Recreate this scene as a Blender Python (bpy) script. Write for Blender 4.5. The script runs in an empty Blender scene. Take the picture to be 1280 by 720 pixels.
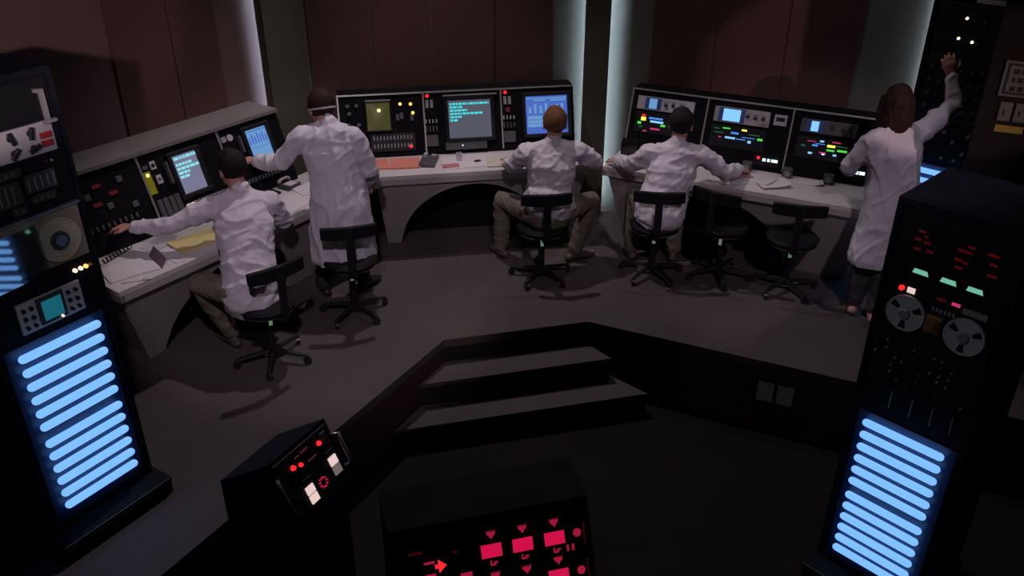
import bpy, bmesh, math, random
from mathutils import Vector, Matrix, noise
random.seed(7)
R = math.radians
S = bpy.context.scene
C = S.collection

# ------------------------------------------------------------------ camera, world, lights, exposure
cam_d = bpy.data.cameras.new('camera'); cam = bpy.data.objects.new('camera', cam_d); C.objects.link(cam)
cam_d.sensor_width = 36.0; cam_d.lens = 1083 / 1280 * 36; cam_d.clip_start = .05
cam.location = (0, 0, 3.15); cam.rotation_euler = (R(90 - 28.6), 0, 0)
S.camera = cam
S.view_settings.view_transform = 'Standard'; S.view_settings.look = 'None'
S.view_settings.exposure = 0.0; S.view_settings.gamma = 1.0; S.view_settings.use_curve_mapping = False
S.cycles.use_denoising = True
S.cycles.max_bounces = 6
w = bpy.data.worlds.new('world'); S.world = w; w.use_nodes = True
w.node_tree.nodes['Background'].inputs[0].default_value = (.5, .45, .6, 1)
w.node_tree.nodes['Background'].inputs[1].default_value = 0.001

def spot(name, loc, target, power, size, blend, col, radius):
    d = bpy.data.lights.new(name, 'SPOT'); d.energy = power; d.spot_size = R(size); d.spot_blend = blend
    d.color = col; d.shadow_soft_size = radius
    o = bpy.data.objects.new(name, d); C.objects.link(o); o.location = loc
    o.rotation_euler = (Vector(target) - Vector(loc)).to_track_quat('-Z', 'Y').to_euler()
    return o
spot('studio_lamp_back', (-.7, 6.3, 4.6), (-.35, 5.0, 0), 215, 80, .5, (1, .87, .91), .06)
spot('studio_lamp_back', (1.2, 6.3, 4.6), (1.5, 5.0, 0), 45, 80, .5, (1, .88, .92), .06)
spot('studio_lamp_front', (-.35, .5, 4.7), (-1.35, 5.25, .65), 300, 27, .5, (1, .82, .98), .10)
spot('studio_lamp_front', (.4, .6, 4.7), (.35, 6.0, .75), 190, 16, .5, (1, .82, .98), .10)
spot('studio_lamp_front', (1.8, .8, 4.7), (2.0, 5.7, .72), 215, 23, .5, (1, .82, .98), .10)
spot('studio_lamp_wall', (3.9, 1.2, 2.6), (2.3, 6.55, 1.45), 190, 13, .25, (1, .70, .66), .04)
spot('studio_lamp_wall', (-1.1, .5, 3.0), (-2.95, 4.95, 2.2), 230, 24, .4, (1, .76, .80), .04)
spot('added_fill_rack', (1.9, .2, 4.6), (-2.06, 3.34, 1.65), 70, 14, .5, (.9, .88, 1), .08)  # added fill to lift the left rack front, no lamp of the room
spot('added_fill_rack', (-1.8, .2, 4.6), (1.89, 3.30, 1.15), 60, 13, .5, (.9, .88, 1), .08)  # same added fill for the right rack front
spot('added_fill_pit', (-1.6, -.2, 4.6), (1.75, 4.75, -.25), 30, 12, .6, (1, .86, .92), .08)  # weak added fill so the pit wall and its plates show

# ------------------------------------------------------------------ materials
MATS = {}
def mat(name, col, rough=.6, metal=0., bump=0., bscale=60., var=0., vscale=4., emit=None, estr=1., spec=.5, stretch=None):
    if name in MATS: return MATS[name]
    m = bpy.data.materials.new(name); m.use_nodes = True; MATS[name] = m
    nt = m.node_tree; b = nt.nodes['Principled BSDF']
    b.inputs['Base Color'].default_value = (*col, 1); b.inputs['Roughness'].default_value = rough
    b.inputs['Metallic'].default_value = metal; b.inputs['Specular IOR Level'].default_value = spec
    if emit:
        b.inputs['Emission Color'].default_value = (*emit, 1); b.inputs['Emission Strength'].default_value = estr
    if bump or var:
        tc = nt.nodes.new('ShaderNodeTexCoord'); mp = nt.nodes.new('ShaderNodeMapping')
        nt.links.new(tc.outputs['Object'], mp.inputs[0])
        if stretch: mp.inputs['Scale'].default_value = stretch
    if var:
        n = nt.nodes.new('ShaderNodeTexNoise'); n.inputs['Scale'].default_value = vscale; n.inputs['Detail'].default_value = 5
        nt.links.new(mp.outputs[0], n.inputs['Vector'])
        r = nt.nodes.new('ShaderNodeValToRGB')
        r.color_ramp.elements[0].position = .3; r.color_ramp.elements[1].position = .7
        r.color_ramp.elements[0].color = (*[c * (1 - var) for c in col], 1); r.color_ramp.elements[1].color = (*[min(1, c * (1 + var)) for c in col], 1)
        nt.links.new(n.outputs['Fac'], r.inputs[0]); nt.links.new(r.outputs[0], b.inputs['Base Color'])
    if bump:
        n2 = nt.nodes.new('ShaderNodeTexNoise'); n2.inputs['Scale'].default_value = bscale; n2.inputs['Detail'].default_value = 4
        nt.links.new(mp.outputs[0], n2.inputs['Vector'])
        bp = nt.nodes.new('ShaderNodeBump'); bp.inputs['Strength'].default_value = bump; bp.inputs['Distance'].default_value = .01
        nt.links.new(n2.outputs['Fac'], bp.inputs['Height']); nt.links.new(bp.outputs[0], b.inputs['Normal'])
    return m
def glow(name, col, s=1.): return mat(name, (.02, .02, .02), .4, emit=col, estr=s)

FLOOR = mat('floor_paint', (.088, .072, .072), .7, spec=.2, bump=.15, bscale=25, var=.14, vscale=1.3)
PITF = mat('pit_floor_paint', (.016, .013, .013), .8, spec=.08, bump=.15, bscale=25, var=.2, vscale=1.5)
PITW = mat('pit_wall_maroon', (.055, .020, .026), .7, var=.2, vscale=2)
RISER = mat('riser_black', (.012, .010, .014), .7, var=.2)
WALL = mat('wall_olive_grey', (.15, .145, .12), .75, var=.08, vscale=1.5, bump=.05)
MAROON = mat('maroon_panel', (.098, .042, .037), .7, var=.16, vscale=1.2, bump=.05)
ROSE = mat('rose_wall', (.15, .085, .085), .75, var=.10, vscale=1.0)
PILLAR = mat('pillar_olive', (.085, .078, .052), .7, var=.12, vscale=2)
DARKW = mat('dark_brown_wall', (.013, .009, .0095), .8, spec=.1, var=.2, vscale=1.5)
CEIL = mat('ceiling_black', (.02, .02, .02), .9, var=.1)
DESK = mat('white_laminate', (.62, .57, .56), .45, var=.05, vscale=3)
DESKP = mat('grey_laminate', (.40, .37, .36), .55, var=.06, vscale=3)
LEDGE = mat('ledge_grey', (.20, .18, .175), .5, var=.1, vscale=6)
BLACK = mat('console_black', (.008, .008, .010), .75, spec=.04, var=.2, vscale=8, bump=.05)
BLACKP = mat('panel_black', (.012, .012, .015), .5, spec=.25, var=.2, vscale=10)
TRIM = mat('trim_aluminium', (.42, .40, .40), .4, .6, var=.1, vscale=20)
STEEL = mat('brushed_steel', (.55, .53, .52), .35, .85, var=.12, vscale=25)
GREY = mat('module_grey', (.30, .29, .30), .5, var=.1, vscale=12)
LGREY = mat('module_light_grey', (.46, .44, .48), .5, var=.08, vscale=12)
DGREY = mat('module_dark_grey', (.075, .075, .078), .5, var=.15, vscale=12)
KNOB = mat('knob_black', (.02, .02, .024), .35, var=.1)
BEIGE = mat('tape_beige', (.30, .26, .20), .45, var=.1, vscale=6)
REELG = mat('reel_grey', (.50, .51, .53), .45, 0., var=.08, vscale=8)
GLASS = mat('dark_glass', (.01, .01, .012), .12, var=.05)
RACKB = mat('rack_navy', (.012, .013, .02), .65, spec=.08, var=.2, vscale=6, bump=.04)
CHAIRB = mat('chair_black', (.010, .010, .011), .65, spec=.15, var=.2, vscale=20, bump=.1, bscale=120)
CHAIRM = mat('chair_metal', (.014, .014, .016), .45, .0, spec=.25, var=.1, vscale=20)
CHROME = mat('chrome', (.6, .6, .6), .2, 1., var=.05)
COAT = mat('coat_white', (.66, .62, .69), .85, bump=.10, bscale=220, var=.05, vscale=6)
SHIRT = mat('shirt_white', (.66, .60, .66), .85, bump=.10, bscale=220, var=.05, vscale=6)
KHAKI = mat('khaki_cotton', (.17, .15, .115), .9, bump=.25, bscale=50, var=.1, vscale=6)
DARKT = mat('charcoal_cloth', (.045, .042, .045), .9, bump=.2, bscale=50, var=.1, vscale=6)
SKIN = mat('skin', (.50, .25, .19), .55, bump=.06, bscale=90, var=.08, vscale=10)
HAIRD = mat('hair_dark', (.014, .011, .010), .75, spec=.2, bump=.5, bscale=70, var=.3, vscale=30, stretch=(1, 1, .25))
HAIRB = mat('hair_brown', (.030, .014, .010), .75, spec=.2, bump=.5, bscale=70, var=.3, vscale=30, stretch=(1, 1, .25))
HAIRA = mat('hair_auburn', (.16, .075, .035), .75, spec=.2, bump=.5, bscale=70, var=.3, vscale=30, stretch=(1, 1, .25))
SHOEB = mat('shoe_brown', (.085, .068, .056), .5, var=.15, vscale=20)
SHOED = mat('shoe_black', (.02, .02, .022), .4, var=.15, vscale=20)
SHOEP = mat('shoe_pink', (.50, .28, .25), .5, var=.1, vscale=20)
EYE = mat('eye_white', (.7, .68, .65), .25, var=.03)
PAPER = mat('paper_white', (.66, .60, .62), .8, var=.05, vscale=8)
PAPERY = mat('paper_yellow', (.62, .52, .22), .8, var=.05, vscale=8)
SALMON = mat('folder_salmon', (.70, .24, .18), .7, var=.06, vscale=8)
PINKP = mat('paper_pink', (.55, .16, .19), .8, var=.06, vscale=8)
OCHRE = mat('ochre_plastic', (.45, .29, .10), .5, var=.1, vscale=8)
YELLOWL = mat('yellow_label', (.26, .18, .025), .6, var=.1, vscale=12)
SIGNG = mat('sign_grey', (.085, .085, .078), .6, var=.1, vscale=12)
PLATE = mat('outlet_plate', (.55, .52, .55), .5, var=.05, vscale=12)

TUBE = glow('tube_blue', (.19, .46, 1.0), 1.15)
LAMPW = glow('cove_lamp', (.62, .80, 1.0), 30.0)
G_RED = glow('glow_red', (1, .02, .03), 1.2)
G_DRED = glow('glow_dim_red', (.45, .012, .015), .10)
G_ORANGE = glow('glow_orange', (1, .42, .10), 2.2)
G_AMBERW = glow('glow_warm_white', (1, .75, .55), 1.6)
G_YEL = glow('glow_yellow', (.95, .85, .08), 1.3)
G_YELB = glow('glow_bright_yellow', (1, .95, .25), 2.0)
G_OLIVE = glow('glow_olive_screen', (.075, .072, .008), .6)
G_GREEN = glow('glow_green', (.10, .85, .08), .8)
G_DGREEN = glow('glow_dim_green', (.02, .20, .06), .5)
G_MINT = glow('glow_mint', (.28, .85, .60), .55)
G_BLUE = glow('glow_blue', (.10, .30, 1), .8)
G_SKYB = glow('glow_sky_blue', (.25, .62, 1), 1.)
G_DBLUE = glow('glow_deep_blue', (.015, .03, .12), .5)
G_MAG = glow('glow_magenta', (.9, .05, .25), .6)
G_WHITE = glow('glow_cool_white', (.65, .85, 1), 1.5)
G_CYAN = glow('glow_cyan_text', (.06, .72, .78), 1.)
G_GSCR = glow('glow_grey_screen', (.085, .085, .12), 1.)
G_LSCR = glow('glow_lilac_screen', (.17, .17, .27), 1.)
G_BSCR = glow('glow_blue_screen', (.055, .13, .50), 1.)
G_BSCR2 = glow('glow_pale_blue_screen', (.13, .30, .58), 1.)
G_TEAL = glow('glow_teal_screen', (.008, .12, .17), .9)
G_PINKW = glow('glow_pink_white', (.9, .66, .62), .9)
G_PINKD = glow('glow_dim_pink_white', (.25, .2, .2), .6)
G_CRIM = glow('glow_crimson', (.62, .006, .065), 1.)
G_CRIMD = glow('glow_dim_crimson', (.34, .008, .035), 1.)
G_TAG = glow('glow_green_tag', (.16, .30, .16), .6)

# ------------------------------------------------------------------ mesh helpers
class MB:
    def __init__(s): s.v = []; s.f = []
    def add(s, vs, fs, M=None):
        k = len(s.v)
        s.v += [tuple((M @ Vector(p)) if M else Vector(p)) for p in vs]
        s.f += [tuple(i + k for i in f) for f in fs]; return s
    def box(s, lo, hi, M=None):
        x0, y0, z0 = lo; x1, y1, z1 = hi
        return s.add([(x0, y0, z0), (x1, y0, z0), (x1, y1, z0), (x0, y1, z0), (x0, y0, z1), (x1, y0, z1), (x1, y1, z1), (x0, y1, z1)],
                     [(0, 3, 2, 1), (4, 5, 6, 7), (0, 1, 5, 4), (1, 2, 6, 5), (2, 3, 7, 6), (3, 0, 4, 7)], M)
    def bbox(s, lo, hi, b, M=None):          # box with chamfered rim on the +z side
        x0, y0, z0 = lo; x1, y1, z1 = hi
        vs = [(x0, y0, z0), (x1, y0, z0), (x1, y1, z0), (x0, y1, z0), (x0, y0, z1 - b), (x1, y0, z1 - b), (x1, y1, z1 - b), (x0, y1, z1 - b),
              (x0 + b, y0 + b, z1), (x1 - b, y0 + b, z1), (x1 - b, y1 - b, z1), (x0 + b, y1 - b, z1)]
        fs = [(0, 3, 2, 1), (8, 9, 10, 11)]
        for i in range(4):
            j = (i + 1) % 4; fs += [(i, j, 4 + j, 4 + i), (4 + i, 4 + j, 8 + j, 8 + i)]
        return s.add(vs, fs, M)
    def prism(s, poly, z0, z1, M=None):
        n = len(poly)
        return s.add([(x, y, z0) for x, y in poly] + [(x, y, z1) for x, y in poly],
                     [tuple(range(n - 1, -1, -1)), tuple(range(n, 2 * n))] + [(i, (i + 1) % n, n + (i + 1) % n, n + i) for i in range(n)], M)
    def cyl(s, c, r0, r1, h, n=16, M=None):   # along +z from c
        x, y, z = c; vs = []
        for k, (r, zz) in enumerate(((r0, z), (r1, z + h))):
            vs += [(x + r * math.cos(2 * math.pi * i / n), y + r * math.sin(2 * math.pi * i / n), zz) for i in range(n)]
        return s.add(vs, [tuple(range(n - 1, -1, -1)), tuple(range(n, 2 * n))] + [(i, (i + 1) % n, n + (i + 1) % n, n + i) for i in range(n)], M)
    def ring(s, c, ri, ro, h, n=28, M=None):
        x, y, z = c; vs = []
        for r, zz in ((ri, z), (ro, z), (ro, z + h), (ri, z + h)):
            vs += [(x + r * math.cos(2 * math.pi * i / n), y + r * math.sin(2 * math.pi * i / n), zz) for i in range(n)]
        fs = []
        for k in range(4):
            kk = (k + 1) % 4
            fs += [(k * n + i, k * n + (i + 1) % n, kk * n + (i + 1) % n, kk * n + i) for i in range(n)]
        return s.add(vs, fs, M)
    def tube(s, pts, r, n=8):
        return s.loft([Vector(p) for p in pts], [(r, r)] * len(pts), cap=False)
    def loft(s, pts, rad, side=(1, 0, 0), n=14, cap=True, cap0=True):
        pts = [Vector(p) for p in pts]; m = len(pts); sides = side if isinstance(side, list) else [Vector(side)] * m
        rings = []
        for i, p in enumerate(pts):
            t = (pts[min(i + 1, m - 1)] - pts[max(i - 1, 0)]).normalized()
            sd = Vector(sides[i]); b = t.cross(sd)
            if b.length < 1e-3: b = t.cross(Vector((0, 1, .3)))
            b.normalize(); a = b.cross(t).normalized()
            rings.append((p, t, a, b, *rad[i]))
        out = []
        if cap and cap0:
            p, t, a, b, ra, rb = rings[0]; k = min(ra, rb)
            for f, sc in ((1., .12), (.85, .53), (.5, .87)): out.append((p - t * k * f, a, b, ra * sc, rb * sc))
        out += [(p, a, b, ra, rb) for p, t, a, b, ra, rb in rings]
        if cap:
            p, t, a, b, ra, rb = rings[-1]; k = min(ra, rb)
            for f, sc in ((.5, .87), (.85, .53), (1., .12)): out.append((p + t * k * f, a, b, ra * sc, rb * sc))
        vs = []; fs = []
        for p, a, b, ra, rb in out:
            vs += [p + a * ra * math.cos(2 * math.pi * i / n) + b * rb * math.sin(2 * math.pi * i / n) for i in range(n)]
        L = len(out)
        for k in range(L - 1):
            fs += [(k * n + i, k * n + (i + 1) % n, (k + 1) * n + (i + 1) % n, (k + 1) * n + i) for i in range(n)]
        fs += [tuple(range(n - 1, -1, -1)), tuple((L - 1) * n + i for i in range(n))]
        return s.add(vs, fs)
    def ell(s, c, ax, n=16, m=10):            # ellipsoid; ax: three axis vectors
        c = Vector(c); vs = []; fs = []
        for j in range(m + 1):
            th = math.pi * (j + .02) / (m + .04)
            for i in range(n):
                ph = 2 * math.pi * i / n
                vs.append(c + ax[0] * math.sin(th) * math.cos(ph) + ax[1] * math.sin(th) * math.sin(ph) + ax[2] * math.cos(th))
        for j in range(m): fs += [(j * n + i, (j + 1) * n + i, (j + 1) * n + (i + 1) % n, j * n + (i + 1) % n) for i in range(n)]
        fs += [tuple(range(n)), tuple(m * n + i for i in range(n - 1, -1, -1))]
        return s.add(vs, fs)
    def mesh(s, name):
        me = bpy.data.meshes.new(name); me.from_pydata(s.v, [], s.f); me.update()
        bm = bmesh.new(); bm.from_mesh(me); bmesh.ops.recalc_face_normals(bm, faces=bm.faces); bm.to_mesh(me); bm.free()
        return me

def link(name, me, m, parent=None, smooth=False):
    o = bpy.data.objects.new(name, me); C.objects.link(o)
    if m and not me.materials: me.materials.append(m)
    if parent: o.parent = parent
    if smooth: me.polygons.foreach_set('use_smooth', [True] * len(me.polygons))
    return o
def part(name, mb, m, parent=None, smooth=False): return link(name, mb.mesh(name), m, parent, smooth)
def tag(o, label, cat, group=None):
    o['label'] = label; o['category'] = cat
    if group: o['group'] = group
    return o
def thing(name, label, cat, loc, rz=0, group=None):
    o = bpy.data.objects.new(name, None); C.objects.link(o); o.location = loc; o.rotation_euler = (0, 0, rz); o.empty_display_size = .1
    return tag(o, label, cat, group)
def struct(name, mb, m, parent=None):
    o = part(name, mb, m, parent)
    if not parent: o['kind'] = 'structure'
    return o
def dup(o, parent=None):
    c = o.copy(); C.objects.link(c); c.parent = parent
    for ch in o.children: dup(ch, c)
    return c
def frame(o, e, s):                            # matrix with x=e, y=s, z=e x s
    e = Vector(e).normalized(); s = Vector(s).normalized(); n = e.cross(s)
    return Matrix(((e.x, s.x, n.x, o[0]), (e.y, s.y, n.y, o[1]), (e.z, s.z, n.z, o[2]), (0, 0, 0, 1)))

# ------------------------------------------------------------------ the place: sections, walls, floor, pit
SEC = {'L': ((-2.41, 5.087), 55.), 'C': ((-.5, 6.75), 9.5), 'R': ((1.9, 6.38), -26.3)}
def sp(k, u, y):                               # section point: u along, y behind the console face line
    (x0, y0), th = SEC[k]; c, s = math.cos(R(th)), math.sin(R(th))
    return (x0 + u * c - y * s, y0 + u * s + y * c)
def cross2(p, a, q, b):                        # intersection of two lines given as point, angle
    d1 = (math.cos(R(a)), math.sin(R(a))); d2 = (math.cos(R(b)), math.sin(R(b)))
    det = d1[0] * -d2[1] + d2[0] * d1[1]; rx, ry = q[0] - p[0], q[1] - p[1]
    t = (rx * -d2[1] + d2[0] * ry) / det
    return (p[0] + d1[0] * t, p[1] + d1[1] * t)
PIT = -.54; ZC = 4.9
EA, EB = (-.465, 5.034), (.539, 5.28)          # top step corners
EL = (-3.9, -1.0); ER = (5.6, 2.97)
struct('floor', MB().prism([(-6, -1), EL, EA, EB, ER, (6, 2.97), (6, 8.6), (-6, 8.6)], -.06, 0), FLOOR)
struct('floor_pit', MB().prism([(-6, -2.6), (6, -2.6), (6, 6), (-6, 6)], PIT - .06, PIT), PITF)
def wallseg(mb, a, b, z0, z1, t, side=1):
    a, b = Vector(a), Vector(b); d = (b - a).normalized(); n = Vector((-d.y, d.x)) * t * side
    mb.prism([tuple(a), tuple(b), tuple(b + n), tuple(a + n)], z0, z1); return mb
struct('wall_pit_left', wallseg(MB(), EL, EA, PIT, -.06, .1), PITW)
struct('wall_pit_right', wallseg(MB(), EB, ER, PIT, -.06, .1), PITW)
struct('trim_1', wallseg(MB(), EA, EB, PIT, -.06, .1), RISER)
# two lower steps, each a tread on a riser
d = (Vector(EB) - Vector(EA)).normalized(); nn = Vector((d.y, -d.x))
dl = (Vector(EL) - Vector(EA)).normalized(); dr = (Vector(ER) - Vector(EB)).normalized()
st = thing('steps', 'two dark carpeted steps leading down into the sunken floor', 'steps', (0, 0, 0)); del st['category'], st['label']; st['kind'] = 'structure'
st.name = 'floor_steps'
for i, (dep, z) in enumerate(((.22, -.18), (.44, -.36))):
    a = Vector(EA) + dl * (dep / max(.2, dl.dot(nn))); b = Vector(EB) + dr * (dep / max(.2, dr.dot(nn)))
    a += (Vector(EB) - Vector(EA)) * .0
    b = min((b, Vector(EB) + d * (.1 + .2 * i) + nn * dep), key=lambda q: q.x)
    part('step_riser', MB().prism([tuple(a + nn * 0), tuple(b), tuple(b - nn * .05), tuple(a - nn * .05)], PIT, z - .03), RISER, st)
    part('step_tread', MB().prism([tuple(a + nn * .012), tuple(b + nn * .012), EB, EA], z - .03, z), FLOOR, st)

# walls behind the consoles
LW0 = sp('L', -3.2, .47); LW1 = sp('L', 1.75, .47); CW = .34
CR = cross2(sp('C', 0, CW), 9.5, sp('R', 0, CW), -26.3)
CL0 = sp('C', -1.16, CW); RE = sp('R', 1.06, CW)
wl = struct('wall_left', wallseg(MB(), LW0, LW1, 0, ZC, .12), ROSE)
wb = struct('wall_back', wallseg(MB(), CL0, CR, 0, ZC, .12), WALL)
wr = struct('wall_right', wallseg(MB(), CR, RE, 0, ZC, .12), WALL)
for nm, a, b, z0 in (('wall_corner_right', RE, (3.42, 6.85), 0), ('wall_far_back', (3.42, 6.85), (5.9, 5.2), 0), ('wall_far_left', LW0, (-5.9, -2.5), 0), ('wall_far_right', (2.72, 4.92), (5.9, 3.48), 0), ('wall_behind', (-5.9, -2.5), (5.9, -2.5), PIT), ('wall_side_right', (5.9, 3.48), (5.9, -2.5), PIT)):
    struct(nm, wallseg(MB(), a, b, z0, ZC, .12), DARKW)
struct('ceiling', MB().box((-6.2, -2.7, ZC), (6.2, 8.7, ZC + .1)), CEIL)
def wpanels(parent, k, cuts, yoff, z0, z1, m):
    for a, b in zip(cuts[:-1], cuts[1:]):
        mb = MB(); p, q = sp(k, a + .004, yoff), sp(k, b - .004, yoff)
        part('wall_panel', wallseg(mb, p, q, z0, z1, .012, -1), m, parent)
wpanels(wb, 'C', [-1.06, -.557, -.091, .42, .90], CW - .0005, .02, ZC - .02, MAROON)
wpanels(wr, 'R', [-1.02, -.5, .04, .56], CW - .0005, .02, ZC - .02, MAROON)
wpanels(wl, 'L', [.35, .80, 1.18], .4695, .02, ZC - .02, MAROON)
# pillars: boards standing proud of the corners, with a vertical lamp hidden behind the edges
def pillar(n, a, b, lips, t=.012):
    o = struct('trim_%d' % n, wallseg(MB(), a, b, 0, ZC, t), PILLAR)
    for p, q in lips: part('added_light_lip', wallseg(MB(), p, q, 0, ZC, .006), PILLAR, o)  # lip added to cut off the lamp's light on the wall
pillar(2, sp('L', 1.525, .37), sp('C', -1.085, .328), [(sp('L', 1.526, .383), sp('L', 1.526, .44))])
pillar(3, (.595, 7.19), (.80, 7.19), [((.602, 7.2025), (.602, 7.24)), ((.80, 7.2025), (.80, 7.235))])
def cove(x, y, r, m, label):
    t = thing('cove_lamp', label, 'lamp', (x, y, .05), 0, 'vertical cove lamps')
    part('lamp_tube', MB().cyl((0, 0, .04), r, r, ZC - .25, 12), m, t)
    part('lamp_socket', MB().cyl((0, 0, -.05), r + .002, r + .002, .09, 10), GREY, t)
    return t
cove(*sp('L', 1.64, .405), .016, LAMPW, 'vertical strip lamp hidden behind the pillar left of the yellow screen')
cove(.697, 7.232, .016, LAMPW, 'vertical strip lamp hidden behind the middle pillar')
o = cove(*sp('R', 1.015, .304), .010, glow('cove_lamp_dim', (.70, .80, 1.0), 8.), 'vertical strip lamp hidden behind the rack beside the standing woman')
x, y = sp('R', .99, .272); x2, y2 = sp('R', 1.04, .272)
part('added_lamp_shield', wallseg(MB(), (x - o.location.x, y - o.location.y), (x2 - o.location.x, y2 - o.location.y), -.05, ZC - .2, .004), BLACK, o)  # plate added to keep this lamp's light from leaking into the room

# ------------------------------------------------------------------ desks
zt = .72
FI = cross2(sp('L', 0, -.5), 55, sp('C', 0, -.43), 9.5)
BI = cross2(sp('L', 0, .05), 55, sp('C', 0, .05), 9.5)
def desk(label, poly, panels, front):
    t = thing('console_desk', label, 'desk', (0, 0, 0))
    part('worktop', MB().prism(poly, zt - .03, zt), DESK, t)
    mb = MB()
    for a, b in front: wallseg(mb, a, b, zt - .075, zt - .0305, .03)
    part('worktop_edge', mb, DESKP, t)
    for k, x0, x1, bx0, bx1, a0, a1, yf in panels:
        mb = MB(); N = 40; top = zt - .0755; vs = []; fs = []
        def Y(z): return yf + .03 + .30 * (1 - z / top)
        for i in range(N + 1):
            f = i / N; x = x0 + (x1 - x0) * f
            xa = (x - (a0 + a1) / 2) / ((a1 - a0) / 2)
            zb = .60 * math.sqrt(max(0, 1 - xa * xa)) if abs(xa) < 1 else 0
            xb = x                                     # lower end drawn in where the panel ends slope
            if zb == 0: xb = bx0 + (a0 - bx0) * (x - x0) / max(1e-3, a0 - x0) if x < a0 else a1 + (bx1 - a1) * (x - a1) / max(1e-3, x1 - a1)
            for xx, z in ((x, top), (xb, zb)):
                for dy in (0, .025):
                    p = sp(k, xx, Y(z) + dy); vs.append((p[0], p[1], z))
        for i in range(N):
            a = 4 * i; b = a + 4
            fs += [(a, b, b + 2, a + 2), (a + 1, a + 3, b + 3, b + 1), (a, a + 1, b + 1, b), (a + 2, b + 2, b + 3, a + 3)]
        fs += [(0, 2, 3, 1), (4 * N, 4 * N + 1, 4 * N + 3, 4 * N + 2)]
        part('arched_panel', mb.add(vs, fs), DESKP, t)
    return t
t = desk('long white laminate desk wrapping the left and middle consoles above arched panels',
     [sp('L', -.49, -.5), FI, sp('C', 1.06, -.43), sp('C', 1.06, .05), BI, sp('L', -.49, .05)],
     [('L', -.46, 1.30, -.20, 1.25, -.10, .98, -.5), ('C', -.62, 1.04, -.56, .98, -.44, .72, -.43)],
     [(sp('L', -.49, -.5), FI), (FI, sp('C', 1.06, -.43)), (sp('L', -.49, .05), sp('L', -.49, -.5))])
mb = MB()
q = [(*sp('L', -.465, -.45), zt - .08), (*sp('L', -.465, .03), zt - .08), (*sp('L', -.22, .03), 0), (*sp('L', -.22, -.17), 0)]
q2 = [(x + .02, y + .012, z) for x, y, z in q]
mb.add(q + q2, [(0, 1, 2, 3), (7, 6, 5, 4), (0, 4, 5, 1), (1, 5, 6, 2), (2, 6, 7, 3), (3, 7, 4, 0)])
part('end_panel', mb, DESKP, t)
desk('white laminate desk under the colour-lit right hand console bank',
     [sp('R', -1.10, -.45), sp('R', .90, -.45), sp('R', .90, .05), sp('R', -1.10, .05)],
     [('R', -1.06, .88, -1.0, .80, -.80, .34, -.45)],
     [(sp('R', -1.10, -.45), sp('R', .90, -.45)), (sp('R', .90, -.45), sp('R', .90, .05)), (sp('R', -1.10, .05), sp('R', -1.10, -.45))])

# ------------------------------------------------------------------ console units
LEAN = math.atan2(.16, .46)
class Unit:
    def __init__(s, k, ua, ub, label, ledge=None, group='console units'):
        s.um = (ua + ub) / 2; hw = (ub - ua) / 2; s.hw = hw
        x, y = sp(k, s.um, 0)
        s.t = thing('console_unit', label, 'console', (x, y, 0), R(SEC[k][1]), group)
        top = .507 if ledge else .485
        yt, ztp = top * math.sin(LEAN), .74 + top * math.cos(LEAN); yb = .33 if not ledge else .46
        prof = [(0, .724), (yt, ztp), (yb, ztp), (yb, 0), (.12, 0), (.12, .70), (0.06, .7205)]
        n = len(prof); mb = MB()
        mb.add([(-hw + .002, a, b) for a, b in prof] + [(hw - .002, a, b) for a, b in prof],
               [tuple(range(n)), tuple(range(2 * n - 1, n - 1, -1))] + [(i, n + i, n + (i + 1) % n, (i + 1) % n) for i in range(n)])
        part('body', mb, BLACK, s.t)
        s.M = frame((-s.um, 0, .74), (1, 0, 0), (0, math.sin(LEAN), math.cos(LEAN)))
        if ledge: part('ledge', MB().box((-hw, yt - .03, ztp), (hw, yb, ztp + .025)), LEDGE, s.t)
        else: s.box('top_trim', ua, ub, top - .012, top + .002, TRIM, .012)
        s.box('side_trim', ua, ua + .014, .0, top - .013, TRIM, .010)
        s.top = top
    def box(s, name, u0, u1, s0, s1, m, h=.008, z0=0., b=.002, parent=None):
        return part(name, MB().bbox((u0, s0, z0), (u1, s1, z0 + h), min(b, h * .45), s.M), m, parent or s.t)
    def disc(s, name, u, v, r, m, h=.008, z0=0.):
        return part(name, MB().cyl((u, v, z0), r, r * .9, h, 12, s.M), m, s.t)
    def row(s, name, us, v, w_, h_, m, d=.012, z0=0.):
        mb = MB()
        for u in us: mb.bbox((u - w_ / 2, v - h_ / 2, z0), (u + w_ / 2, v + h_ / 2, z0 + d), .002, s.M)
        o = part(name, mb, m, s.t); o['kind'] = 'stuff'; return o
    def monitor(s, u0, u1, v0, v1, m, fill=.03, name='screen'):
        f = fill; mb = MB()
        for a in ((u0 - f, u1 + f, v1, v1 + f), (u0 - f, u1 + f, v0 - f, v0), (u0 - f, u0, v0, v1), (u1, u1 + f, v0, v1)):
            mb.bbox((a[0], a[2], .0), (a[1], a[3], .028), .006, s.M)
        bz = part('bezel', mb, BLACKP, s.t)
        # gently bulged tube face
        N = 8; vs = []; fs = []
        for j in range(N + 1):
            for i in range(N + 1):
                a, b = i / N * 2 - 1, j / N * 2 - 1
                vs.append((u0 + (u1 - u0) * i / N, v0 + (v1 - v0) * j / N, .004 + .014 * (1 - a * a) * (1 - b * b)))
        for j in range(N):
            for i in range(N): k = j * (N + 1) + i; fs.append((k, k + 1, k + N + 2, k + N + 1))
        return part(name, MB().add(vs, fs, s.M), m, s.t, True)
    def blocks(s, name, rects, m, z0=.021):
        mb = MB()
        for a, b, c, d_ in rects: mb.box((a, c, z0), (b, d_, z0 + .001), s.M)
        o = part(name, mb, m, s.t); o['kind'] = 'stuff'; return o
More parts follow.
